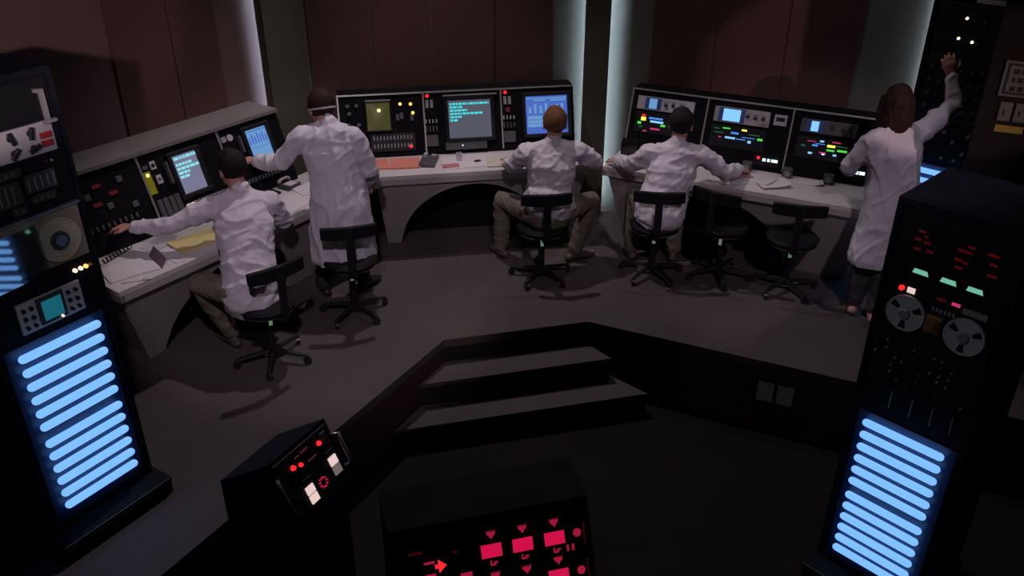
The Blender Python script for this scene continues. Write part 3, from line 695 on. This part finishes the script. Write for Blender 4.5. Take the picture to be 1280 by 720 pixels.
# ------------------------------------------------------------------ chairs
def make_chair(label, x, y, th):
    t = thing('swivel_chair', label, 'chair', (x, y, 0), R(th), 'black swivel chairs')
    part('seat', MB().cyl((0, 0, .405), .172, .19, .03, 28).cyl((0, 0, .435), .19, .172, .018, 28), CHAIRB, t)
    part('seat_ring', MB().ring((0, 0,   .398), .140, .178, .0065, 28), CHROME, t)
    part('column', MB().cyl((0, 0, .07), .026, .022, .33, 14), CHAIRM, t)
    part('height_tag', MB().box((-.012, -.030, .28), (.012, -.0265, .345)), G_TAG, t)
    part('back_post', MB().loft([(0, -.10, .395), (0, -.22, .40), (0, -.245, .46), (0, -.25, .78)], [(.028, .009)] * 4, n=8), CHAIRM, t)
    mb = MB(); vs = []; N = 8
    for i in range(N + 1):
        f = i / N * 2 - 1; yy = -.235 + .03 * f * f - .005; hh = .042 * (1 - .12 * f ** 4)
        for dy, dz in ((0, -hh), (0, hh), (-.035, hh), (-.035, -hh)): vs.append((f * .185, yy + dy, .735 + dz))
    fs = [(4 * i + a, 4 * i + (a + 1) % 4, 4 * i + 4 + (a + 1) % 4, 4 * i + 4 + a) for i in range(N) for a in range(4)] + [(0, 1, 2, 3), (4 * N + 3, 4 * N + 2, 4 * N + 1, 4 * N)]
    part('backrest', mb.add([(a, b + .03, c) for a, b, c in vs], fs), CHAIRB, t)
    part('base_hub', MB().cyl((0, 0, .05), .04, .03, .05, 14), CHAIRM, t)
    for k in range(5):
        a = 2 * math.pi * k / 5 + .3; c_, s_ = math.cos(a), math.sin(a)
        o = part('base_leg', MB().loft([(c_ * .03, s_ * .03, .082), (c_ * .235, s_ * .235, .062)], [(.02, .016), (.014, .010)], side=(-s_, c_, 0), n=8), CHAIRM, t)
        part('caster', MB().cyl((0, 0, -.013), .026, .026, .026, 14, Matrix.Translation((c_ * .235, s_ * .235, .0265)) @ Matrix.Rotation(a + .8, 4, 'Z') @ Matrix.Rotation(math.pi / 2, 4, 'X')), KNOB, o)
    return t
def put_chair(src, label, x, y, th):
    o = dup(src); o.location = (x, y, 0); o.rotation_euler = (0, 0, R(th)); o['label'] = label; return o
ch = make_chair('black swivel chair under the man in the middle at the blue chart screen', .225, 5.955, 7)
put_chair(ch, 'black swivel chair under the dark-haired man at the right hand console bank', 1.085, 6.0, -6)
put_chair(ch, 'empty black swivel chair in shadow right beside the dark-haired seated man', 1.60, 5.97, -38)
put_chair(ch, 'empty black swivel chair pushed up to the desk next to the standing woman', 2.06, 5.76, -14)
put_chair(ch, 'empty black swivel chair behind the standing man in the long coat', -1.13, 5.40, 14)
put_chair(ch, 'black swivel chair under the man with his arm stretched to the left', -1.565, 4.785, 44)

# ------------------------------------------------------------------ people
def V(*a): return Vector(a)
def remesh(mb, voxel, smooth_it, name):
    me = mb.mesh(name + '_raw'); o = bpy.data.objects.new('tmp', me); C.objects.link(o)
    m = o.modifiers.new('r', 'REMESH'); m.mode = 'VOXEL'; m.voxel_size = voxel
    s_ = o.modifiers.new('s', 'SMOOTH'); s_.factor = .5; s_.iterations = smooth_it
    dg = bpy.context.evaluated_depsgraph_get(); dg.update()
    out = bpy.data.meshes.new_from_object(o.evaluated_get(dg)); out.name = name
    bpy.data.objects.remove(o); bpy.data.meshes.remove(me)
    return out
def ruffle(me, amp, sc, seed, slant=.0):       # cloth folds: ridged noise stretched along the fall of the cloth
    me.update(); ns = [v.normal.copy() for v in me.vertices]
    off = V(seed * 3.1, seed * 1.7, seed * .9)
    for v, n_ in zip(me.vertices, ns):
        c = v.co
        w_ = noise.noise_vector(c * 3.0 + off) * .06
        p = V((c.x + c.z * slant + w_.x) * sc[0], (c.y - c.z * slant * .6 + w_.y) * sc[1], (c.z + w_.z) * sc[2]) + off
        a = noise.noise(p); ridge = max(0, 1 - abs(a) * 3.2)
        m_ = .5 + .5 * noise.noise(c * 4.0 - off)               # folds gather in places
        v.co += n_ * amp * (ridge * ridge * (.35 + m_) - .25)
    me.update()
def lerp(a, b, f): return a + (b - a) * f
def hand(mb, wr, dirv, nrm, thumb):               # palm, four fingers of unequal length and a thumb on the side
    d_ = dirv.normalized(); nrm = (nrm - d_ * nrm.dot(d_)).normalized(); sd = d_.cross(nrm) * thumb
    mb.loft([wr - d_ * .02, wr + d_ * .03, wr + d_ * .085], [(.024, .019), (.036, .017), (.042, .014)], side=sd)
    for k, (o_, ln) in enumerate(((.034, .068), (.0115, .080), (-.0115, .074), (-.034, .056))):
        b = wr + d_ * (.088 - .004 * abs(k - 1)) + sd * o_
        spread = (d_ + sd * o_ * 3.0).normalized()
        k1 = b + (spread * .95 + nrm * .25).normalized() * ln * .5; k2 = k1 + (spread * .75 + nrm * .65).normalized() * ln * .5
        mb.loft([b - d_ * .02, k1, k2], [(.0102, .0102), (.0095, .0095), (.008, .008)], side=sd, n=8)
    b = wr + d_ * .03 + sd * .030; k1 = b + (d_ * .6 + sd * .75 + nrm * .2).normalized() * .042; k2 = k1 + (d_ * .95 + sd * .2 + nrm * .2).normalized() * .034
    mb.loft([b - sd * .012, k1, k2], [(.014, .013), (.011, .011), (.009, .009)], side=nrm, n=8)
def head_axes(face, up):
    f = face.normalized(); r_ = f.cross(up).normalized(); u = r_.cross(f).normalized(); return f, r_, u
def person(label, J, chest_side, hip_side, face, up, top_mat, leg_mat, hair_mat, shoe_mat, long_coat=None, sleeves=1.0, hem_drop=None, hair='short', seed=1, palms=((0, 0, -1), (0, 0, -1)), hd=None):
    g = {k: Vector(v) for k, v in J.items()}
    cs = Vector(chest_side).normalized(); hs = Vector(hip_side).normalized()
    pel, neck, head = g['pel'], g['neck'], g['head']
    for s_, k in ((-1, 'L'), (1, 'R')): g['hip' + k] = pel + hs * .09 * s_ + V(0, 0, -.01)
    chest = lerp(pel, neck, .68); waist = lerp(pel, neck, .36); shm = (g['shL'] + g['shR']) / 2
    spine = [pel - V(0, 0, .03), waist, chest, lerp(chest, shm, .75)]
    sd = [hs, lerp(hs, cs, .5), cs, cs]
    f, r_, u = head_axes(Vector(face), Vector(up))
    # ---- the body, one continuous skin
    mb = MB()
    mb.loft(spine, [(.145, .10), (.125, .092), (.15, .10), (.13, .075)], side=sd)
    mb.loft([g['shL'], lerp(g['shL'], neck, .6) - V(0, 0, .03), lerp(g['shR'], neck, .6) - V(0, 0, .03), g['shR']], [(.052, .052), (.06, .06), (.06, .06), (.052, .052)], side=(0, 0, 1))
    mb.loft([neck - V(0, 0, .06), head - u * .04 - f * .02], [(.056, .056), (.054, .056)], side=r_)
    mb.ell(head + u * .025 - f * .012, (r_ * .075, f * .094, u * .092))             # cranium
    mb.ell(head - u * .035 + f * .028, (r_ * .058, f * .062, u * .082))             # face and jaw
    mb.ell(head - u * .095 + f * .062, (r_ * .026, f * .024, u * .020))             # chin
    mb.loft([head + u * .012 + f * .082, head - u * .028 + f * .106, head - u * .036 + f * .088], [(.009, .008), (.014, .011), (.012, .009)], side=r_, n=8)   # nose
    mb.ell(head + u * .030 + f * .074, (r_ * .052, f * .014, u * .010))             # brow
    mb.ell(head - u * .060 + f * .084, (r_ * .024, f * .010, u * .010))             # lips
    for s_ in (-1, 1): mb.ell(head + r_ * .080 * s_ - u * .012 - f * .012, (r_ * .010, f * .019, u * .033), 10, 8)
    for k, s_ in (('L', -1), ('R', 1)):
        sh, el, wr = g['sh' + k], g['el' + k], g['wr' + k]
        mb.loft([sh, lerp(sh, el, .5), el, lerp(el, wr, .4), wr], [(.052, .052), (.046, .046), (.038, .038), (.038, .036), (.026, .021)], side=cs)
        ha = g.get('ha' + k, wr + (wr - el).normalized() * .1)
        hand(mb, wr, ha - wr, Vector(palms[0 if k == 'L' else 1]), -s_)
        hip, kn, an = g['hip' + k], g['kn' + k], g['an' + k]
        mb.loft([hip, lerp(hip, kn, .5), kn, lerp(kn, an, .35), an], [(.085, .085), (.072, .072), (.055, .055), (.052, .055), (.037, .04)], side=hs)
        to = g['to' + k]; mb.loft([an - V(0, 0, .03), lerp(an, to, .6) - V(0, 0, .01), to + V(0, 0, .01)], [(.026, .024), (.026, .016), (.02, .010)], side=(to - an).cross(V(0, 0, 1)))
    body = link('person', remesh(mb, .0065, 4, 'person_body'), SKIN, None, True)
    tag(body, label, 'person', 'people in the control room')
    for s_ in (-1, 1):
        part('eye', MB().ell(head + r_ * .031 * s_ + u * .008 + f * .078, (r_ * .012, f * .010, u * .008), 10, 8), EYE, body, True)
    # ---- trousers
    mb = MB(); mb.loft([pel - V(0, 0, .04), lerp(pel, waist, .5)], [(.165, .122), (.150, .108)], side=hs)
    for k in 'LR':
        hip, kn, an = g['hip' + k], g['kn' + k], g['an' + k]
        mb.loft([hip, lerp(hip, kn, .5), kn, lerp(kn, an, .35), lerp(kn, an, .95)], [(.096, .096), (.088, .088), (.076, .076), (.070, .070), (.060, .060)], side=hs)
    me = remesh(mb, .013, 4, 'trousers'); ruffle(me, .010, (7, 7, 9), seed + 5, .4); link('trousers', me, leg_mat, body, True)
    for k in 'LR':
        an, to = g['an' + k], g['to' + k]; dd = (to - an); dd.z = 0; dd.normalize(); sdv = dd.cross(V(0, 0, 1))
        base = V(an.x, an.y, 0); mb = MB()
        mb.loft([base - dd * .055 + V(0, 0, .036), base + dd * .03 + V(0, 0, .042), base + dd * .11 + V(0, 0, .032), base + dd * .175 + V(0, 0, .026)], [(.034, .032), (.040, .038), (.044, .028), (.034, .020)], side=sdv)
        mb.loft([base + V(0, 0, .04), base + V(0, 0, .085)], [(.04, .04), (.045, .042)], side=sdv)
        me = remesh(mb, .010, 3, 'shoe')
        for v in me.vertices: v.co.z = max(v.co.z, .004)
        link('shoe', me, shoe_mat, body, True)
    # ---- shirt or coat
    mb = MB(); gth = 1.12 if long_coat else 1.08
    low = pel - V(0, 0, .02 if not long_coat else .06)
    if hem_drop is not None: low = pel + V(0, 0, hem_drop)
    mb.loft([low, waist, chest, lerp(chest, shm, .8)], [(.178 * gth, .135 * gth), (.158 * gth, .125 * gth), (.178 * gth, .130 * gth), (.155 * gth, .098 * gth)], side=sd)
    mb.loft([g['shL'] - V(0, 0, .015), lerp(g['shL'], neck, .55) - V(0, 0, .02), neck - V(0, 0, .03), lerp(g['shR'], neck, .55) - V(0, 0, .02), g['shR'] - V(0, 0, .015)],
            [(.068, .068), (.074, .078), (.078, .08), (.074, .078), (.068, .068)], side=(0, 0, 1))
    for k in 'LR':
        sh, el, wr = g['sh' + k], g['el' + k], g['wr' + k]; cu = lerp(el, wr, .92 * sleeves)
        mb.loft([sh, lerp(sh, el, .5), el, lerp(el, cu, .5), cu], [(.076, .076), (.068, .066), (.060, .060), (.056, .054), (.048, .046)], side=cs)
    if long_coat:
        hem, ra, rb = long_coat; hem = Vector(hem)
        mb.loft([lerp(waist, pel, .3), pel - V(0, 0, .05), lerp(pel, hem, .55), hem], [(.172, .135), (.20, .165), (ra * .95, rb * .95), (ra, rb)], side=hs, n=20, cap=True)
    else:
        mb.loft([lerp(waist, pel, .3), low - V(0, 0, .04)], [(.178, .138), (.200, .160)], side=hs)
    # collar
    mb.loft([neck - V(0, 0, .035) - f * .012, neck + V(0, 0, .016) - f * .018], [(.074, .072), (.066, .066)], side=r_)
    me = remesh(mb, .0115, 4, 'coat' if long_coat else 'shirt')
    if long_coat:
        ruffle(me, .016, (7, 7, 1.3), seed, .25); ruffle(me, .009, (9, 9, 4), seed + 2, -.8)
    else:
        ruffle(me, .014, (5, 5, 9), seed, .5); ruffle(me, .010, (8, 8, 3), seed + 2, -.6); ruffle(me, .006, (10, 10, 16), seed + 3, .3)
    if long_coat:
        for v in me.vertices: v.co.z = max(v.co.z, long_coat[0][2] - .03)
    coat = link('lab_coat' if long_coat else 'shirt', me, top_mat, body, True)
    # ---- hair
    mb = MB(); c_ = head + u * .030 - f * .016
    if hair == 'short':
        mb.ell(c_, (r_ * .089, f * .108, u * .103), 28, 20)
        vs = []
        for p in mb.v:
            q = Vector(p) - c_; a, b = q.dot(f), q.dot(u)
            if (a > .045 and b < .045) or b < -.075 or (a > .0 and b < -.02): q *= .74
            vs.append(c_ + q)
        mb.v = [tuple(p) for p in vs]
        me = mb.mesh('hair')
    else:
        mb.ell(c_, (r_ * .086, f * .104, u * .103), 24, 16)
        bk = head - f * .07
        mb.loft([bk + u * .03, bk - u * .08, bk - u * .19 - f * .01, bk - u * .255 - f * .005], [(.080, .05), (.088, .052), (.085, .042), (.055, .026)], side=r_)
        for s_ in (-1, 1): mb.loft([head + r_ * .075 * s_ + u * .03 - f * .02, head + r_ * .088 * s_ - u * .08 - f * .025, head + r_ * .085 * s_ - u * .17 - f * .03], [(.03, .045), (.028, .045), (.02, .03)], side=r_)
        vs = []
        for p in mb.v:
            q = Vector(p) - c_; a, b = q.dot(f), q.dot(u)
            if a > .045 and b < .04: q = q - f * (a - .045) * 1.2
            vs.append(c_ + q)
        mb.v = [tuple(p) for p in vs]
        me = remesh(mb, .009, 3, 'hair')
    ruffle(me, .008, (30, 30, 9), seed + 8)
    link('hair', me, hair_mat, body, True)
    return body, f, r_, u, head
UP = (0, 0, 1)
# middle seated man
person('seated man in a white shirt and khaki trousers facing the blue chart screen',
       dict(pel=(.27, 5.965, .545), neck=(.30, 6.07, 1.05), head=(.312, 6.10, 1.185), shL=(.115, 6.03, .985), shR=(.485, 6.085, .985),
            elL=(-.01, 6.16, .83), wrL=(-.03, 6.40, .795), haL=(-.01, 6.53, .772), elR=(.635, 6.19, .85), wrR=(.60, 6.42, .80), haR=(.545, 6.53, .778),
            knL=(-.075, 6.24, .53), knR=(.615, 6.25, .53), anL=(-.085, 6.33, .085), anR=(.50, 6.25, .085), toL=(-.16, 6.45, .03), toR=(.66, 6.33, .03)),
       (.986, .165, 0), (.986, .12, 0), (.02, 1, -.12), (0, .15, 1), SHIRT, KHAKI, HAIRA, SHOEB, sleeves=.55, hem_drop=.125, seed=1)
# right seated man
person('seated dark-haired man in a white shirt working at the right hand console bank',
       dict(pel=(1.105, 5.95, .545), neck=(1.21, 6.06, 1.04), head=(1.228, 6.095, 1.18), shL=(1.02, 6.05, .975), shR=(1.39, 6.01, .975),
            elL=(.90, 6.17, .845), wrL=(.83, 6.39, .795), haL=(.79, 6.50, .772), elR=(1.59, 6.02, .83), wrR=(1.71, 6.19, .80), haR=(1.77, 6.27, .775),
            knL=(.98, 6.34, .53), knR=(1.30, 6.33, .53), anL=(.96, 6.30, .085), anR=(1.30, 6.27, .085), toL=(.94, 6.43, .03), toR=(1.35, 6.39, .03)),
       (.99, -.10, 0), (.99, -.06, 0), (.30, .95, -.08), (.03, .1, 1), SHIRT, KHAKI, HAIRD, SHOEB, hem_drop=.05, seed=2)
# left seated man
person('seated dark-haired man in a white shirt stretching his left arm along the left desk',
       dict(pel=(-1.645, 4.80, .545), neck=(-1.715, 5.09, 1.055), head=(-1.765, 5.135, 1.205), shL=(-1.895, 5.025, .985), shR=(-1.545, 5.115, .985),
            elL=(-2.13, 4.925, .905), wrL=(-2.385, 4.965, .88), haL=(-2.50, 4.985, .875), elR=(-1.50, 5.24, .80), wrR=(-1.64, 5.42, .79), haR=(-1.74, 5.47, .775),
            knL=(-1.985, 4.84, .545), knR=(-1.72, 5.21, .53), anL=(-1.885, 4.975, .09), anR=(-1.80, 5.25, .085), toL=(-1.98, 5.06, .03), toR=(-1.90, 5.33, .03)),
       (.96, .25, 0), (.72, .69, 0), (-.75, .62, -.12), (-.1, .1, 1), SHIRT, KHAKI, HAIRD, SHOEB, seed=3, palms=((0, 0, -1), (0, 0, -1)))
# standing man
b, f, r_, u, hc = person('standing man in a long white lab coat leaning over to reach the left console',
       dict(pel=(-1.175, 5.50, .88), neck=(-1.225, 5.575, 1.335), head=(-1.275, 5.65, 1.435), shL=(-1.395, 5.525, 1.28), shR=(-1.06, 5.55, 1.275),
            elL=(-1.57, 5.56, 1.085), wrL=(-1.77, 5.67, 1.05), haL=(-1.88, 5.74, 1.06), elR=(-.975, 5.60, 1.02), wrR=(-1.0, 5.78, .86), haR=(-1.0, 5.87, .80),
            knL=(-1.35, 5.68, .47), knR=(-1.12, 5.70, .47), anL=(-1.40, 5.70, .085), anR=(-1.12, 5.76, .085), toL=(-1.47, 5.84, .03), toR=(-1.05, 5.88, .03)),
       (.99, .10, 0), (.98, .15, 0), (-.55, .8, -.30), (-.15, .3, 1), COAT, DARKT, HAIRB, SHOED, long_coat=((-1.19, 5.51, .43), .235, .20), seed=4, palms=((0, 0, -1), (-1, 0, 0)))
part('head_strap', MB().ring((0, 0, -.006), .083, .090, .012, 28, Matrix.Translation(hc - f * .014 + u * .0) @ frame((0, 0, 0), r_, f) @ Matrix.Diagonal((1.0, 1.24, 1, 1))), PLATE, b)
# standing woman
person('standing woman in a long white lab coat raising her right hand to the far rack',
       dict(pel=(2.555, 5.40, .88), neck=(2.485, 5.42, 1.385), head=(2.475, 5.45, 1.53), shL=(2.345, 5.37, 1.31), shR=(2.665, 5.47, 1.325),
            elL=(2.27, 5.52, 1.07), wrL=(2.36, 5.70, .98), haL=(2.40, 5.80, .97), elR=(2.945, 5.63, 1.455), wrR=(2.915, 5.71, 1.63), haR=(2.88, 5.74, 1.74),
            knL=(2.47, 5.43, .46), knR=(2.57, 5.36, .46), anL=(2.455, 5.43, .085), anR=(2.555, 5.30, .085), toL=(2.50, 5.56, .03), toR=(2.60, 5.42, .03)),
       (.95, .30, 0), (.95, .22, 0), (.35, .93, .05), (0, 0, 1), COAT, DARKT, HAIRB, SHOEP, long_coat=((2.525, 5.385, .46), .205, .16), hair='long', seed=6, palms=((0, 0, -1), (.2, .9, 0)))

# ------------------------------------------------------------------ things on the desks
def flat(name, label, cat, k, u, y, w_, d_, rot, m, h=.004, z=zt + .001, group=None, curl=0.):
    x, yy = sp(k, u, y); N = 6; vs = []; fs = []
    for j in (0, 1):
        for i in range(N + 1):
            for q in (0, 1):
                f = i / N
                zc = curl * max(0, f - .5) ** 2 * 4
                vs.append((-w_ / 2 + w_ * f, -d_ / 2 + d_ * q, zc + j * h))
    n = 2 * (N + 1)
    for i in range(N):
        a = 2 * i; fs += [(a, a + 1, a + 3, a + 2), (n + a, n + a + 2, n + a + 3, n + a + 1), (a, a + 2, n + a + 2, n + a), (a + 1, n + a + 1, n + a + 3, a + 3)]
    fs += [(0, n, n + 1, 1), (2 * N, 2 * N + 1, n + 2 * N + 1, n + 2 * N)]
    o = part(name, MB().add(vs, fs), m); o.location = (x, yy, z); o.rotation_euler = (0, 0, R(SEC[k][1] + rot))
    return tag(o, label, cat, group)
flat('folder', 'salmon folder half behind the standing man', 'folder', 'C', -.62, -.17, .22, .22, 2, SALMON, .012)
flat('folder', 'wide salmon folder beside the black binder', 'folder', 'C', -.385, -.18, .235, .22, -1, SALMON, .014)
o = flat('binder', 'open black binder between the salmon folder and white papers', 'binder', 'C', -.195, -.17, .13, .24, -14, DGREY, .02)
part('ring_clip', MB().box((-.05, .06, .021), (-.02, .10, .045)).box((.01, .08, .021), (.05, .10, .035)), LGREY, o)
flat('paper', 'large white sheet of paper under the grey text screen', 'paper', 'C', .12, -.20, .42, .28, 3, PAPER, .003)
flat('paper', 'cream sheet beside the middle man left hand', 'paper', 'C', .36, -.25, .20, .24, -4, mat('paper_cream', (.60, .54, .46), .8, var=.05, vscale=8), .003, zt + .006)
flat('card', 'pink card lying on the white sheet', 'card', 'C', -.03, -.29, .13, .07, 6, PINKP, .004, zt + .006)
o = flat('key_fob', 'small dark key fob on the white sheet', 'key fob', 'C', .19, -.22, .05, .025, 12, KNOB, .008, zt + .006)
x, y = sp('C', .05, -.17)
o = thing('glass_tumbler', 'small clear tumbler on the white sheet', 'tumbler', (x, y, zt + .005))
part('tumbler_wall', MB().ring((0, 0, 0), .018, .024, .06, 18), mat('clear_plastic', (.6, .58, .62), .15, var=.03), o); part('tumbler_base', MB().cyl((0, 0, 0.001), .018, .018, .006, 18), LGREY, o)
# left desk
x, y = sp('L', -.28, -.30)
o = thing('open_notebook', 'open notebook with white pages near the left desk end', 'notebook', (x, y, zt + .001), R(40))
part('page_block', MB().prism([(-.15, 0), (0, .0), (0, .012), (-.15, .006)], -.11, .11, Matrix.Rotation(math.pi / 2, 4, 'X')), PAPER, o)
part('page_block', MB().prism([(0, 0), (.15, .0), (.15, .006), (0, .012)], -.11, .11, Matrix.Rotation(math.pi / 2, 4, 'X')), PAPER, o)
part('cover_flap', MB().add([(.15, -.11, 0), (.15, .11, 0), (.19, .11, .06), (.19, -.11, .06), (.154, -.11, 0), (.154, .11, 0), (.194, .11, .06), (.194, -.11, .06)], [(0, 1, 2, 3), (7, 6, 5, 4), (0, 4, 5, 1), (1, 5, 6, 2), (2, 6, 7, 3), (3, 7, 4, 0)]), mat('cover_mauve', (.20, .14, .16), .7, var=.06), o)
x, y = sp('L', -.36, -.455)
o = thing('pen', 'white pen lying beside the open notebook', 'pen', (x, y, zt + .006), R(20))
part('barrel', MB().loft([(-.06, 0, 0), (.05, 0, 0)], [(.0055, .0055)] * 2, n=8), PAPER, o, True); part('cap', MB().loft([(.052, 0, 0), (.085, 0, 0)], [(.006, .006)] * 2, n=8), STEEL, o, True)
flat('notepad', 'yellow notepad beside the left seated man', 'notepad', 'L', .20, -.30, .30, .21, -8, PAPERY, .010, zt + .006)
flat('paper', 'white sheet under the yellow notepad', 'paper', 'L', .14, -.37, .40, .20, -3, PAPER, .003)
flat('paper', 'grey curled sheet under the stretched arm', 'paper', 'L', .04, -.13, .20, .14, 10, LGREY, .003, curl=.03)
flat('paper', 'white sheet in front of the standing man on the left desk', 'paper', 'L', 1.02, -.33, .34, .22, 4, PAPER, .003)
flat('paper', 'loose white sheet at the far corner of the left desk', 'paper', 'L', 1.28, -.24, .26, .2, -16, PAPER, .003, zt + .0055)
o = flat('keypad', 'black keypad tray with a white pad in front of the pale blue chart screen', 'keypad', 'L', .93, -.07, .30, .11, 0, KNOB, .016)
part('touch_pad', MB().bbox((-.14, -.045, .017), (.06, .045, .022), .002), PAPER, o)
o = flat('telephone', 'grey desk telephone by the standing man reaching arm', 'telephone', 'L', 1.20, -.08, .13, .11, 6, DGREY, .03)
part('handset', MB().loft([(-.05, .05, .045), (-.03, .05, .06), (.03, .05, .06), (.05, .05, .045)], [(.018, .014), (.012, .01), (.012, .01), (.018, .014)], side=(0, 1, 0), n=8), LGREY, o, True)
part('dial_pad', MB().bbox((-.045, -.05, .0305), (.045, .02, .036), .002), PAPER, o)
x, y = sp('L', -.43, -.09)
o = thing('tape_dispenser', 'ochre ring of tape on the left desk by the rack', 'tape', (x, y, zt + .001), R(30))
part('tape_ring', MB().ring((0, 0, 0), .03, .055, .025, 24), OCHRE, o); part('core', MB().ring((0, 0, 0.001), .024, .0295, .027, 24), mat('brown_core', (.14, .06, .03), .6), o)
x, y = sp('L', -.22, -.075)
pts = [(.007 * math.cos(a * .9) * 2.2, a * .0042 - .12, .016 + .014 * math.sin(a * .9)) for a in range(58)]
o = part('coiled_cord', MB().loft(pts, [(.0035, .0035)] * len(pts), side=(.3, .2, 1), n=6), KNOB, None, True); o.location = (x, y, zt + .003); o.rotation_euler = (0, 0, R(-20)); tag(o, 'black coiled cord on the left desk beside the reaching hand', 'cord')
# right desk
rr = random.Random(5)
for i, (lab, u, y_, m, ro) in enumerate((('lowest white sheet of the loose pile near the right man hand', -0.02, -.26, PAPER, 20), ('rumpled white sheet on top of the pile near the right man hand', 0.08, -.22, PAPER, -18), ('pinkish sheet at the left of the pile near the right man hand', -0.10, -.20, mat('paper_rose', (.5, .34, .36), .8), 40), ('folded white sheet at the right of the pile near the right man hand', 0.19, -.27, PAPER, 34))):
    flat('paper', lab, 'paper', 'R', u, y_, .22, .15, ro, m, .003, zt + .001 + i * .0045, curl=.02 if i % 2 else 0)
flat('paper', 'large white sheet curling up against the green-lit console', 'paper', 'R', .415, -.10, .22, .10, 8, PAPER, .003, curl=.02)
for lab, u in (('grey cube speaker under the pale blue scope', -.06), ('grey cube speaker beside the curled sheet', .25), ('grey cube speaker under the bright green lights', .55)):
    x, y = sp('R', u, -.045); o = thing('desk_speaker', lab, 'speaker', (x, y, zt + .001), R(-26.3), 'small desk speakers')
    part('case', MB().bbox((-.035, -.03, 0), (.035, .03, .075), .006), DGREY, o); part('grille', MB().cyl((0, 0, 0), .024, .024, .004, 16, frame((0, -.0301, .038), (1, 0, 0), (0, 0, 1))), GREY, o)
x, y = sp('R', -1.0, -.09)
o = thing('desk_monitor', 'small black box monitor at the pillar end of the right desk', 'monitor', (x, y, zt + .001), R(-12))
part('case', MB().bbox((-.07, -.06, 0), (.07, .06, .12), .01), BLACK, o); part('screen', MB().box((-.055, -.063, .02), (.055, -.0605, .10)), GLASS, o)
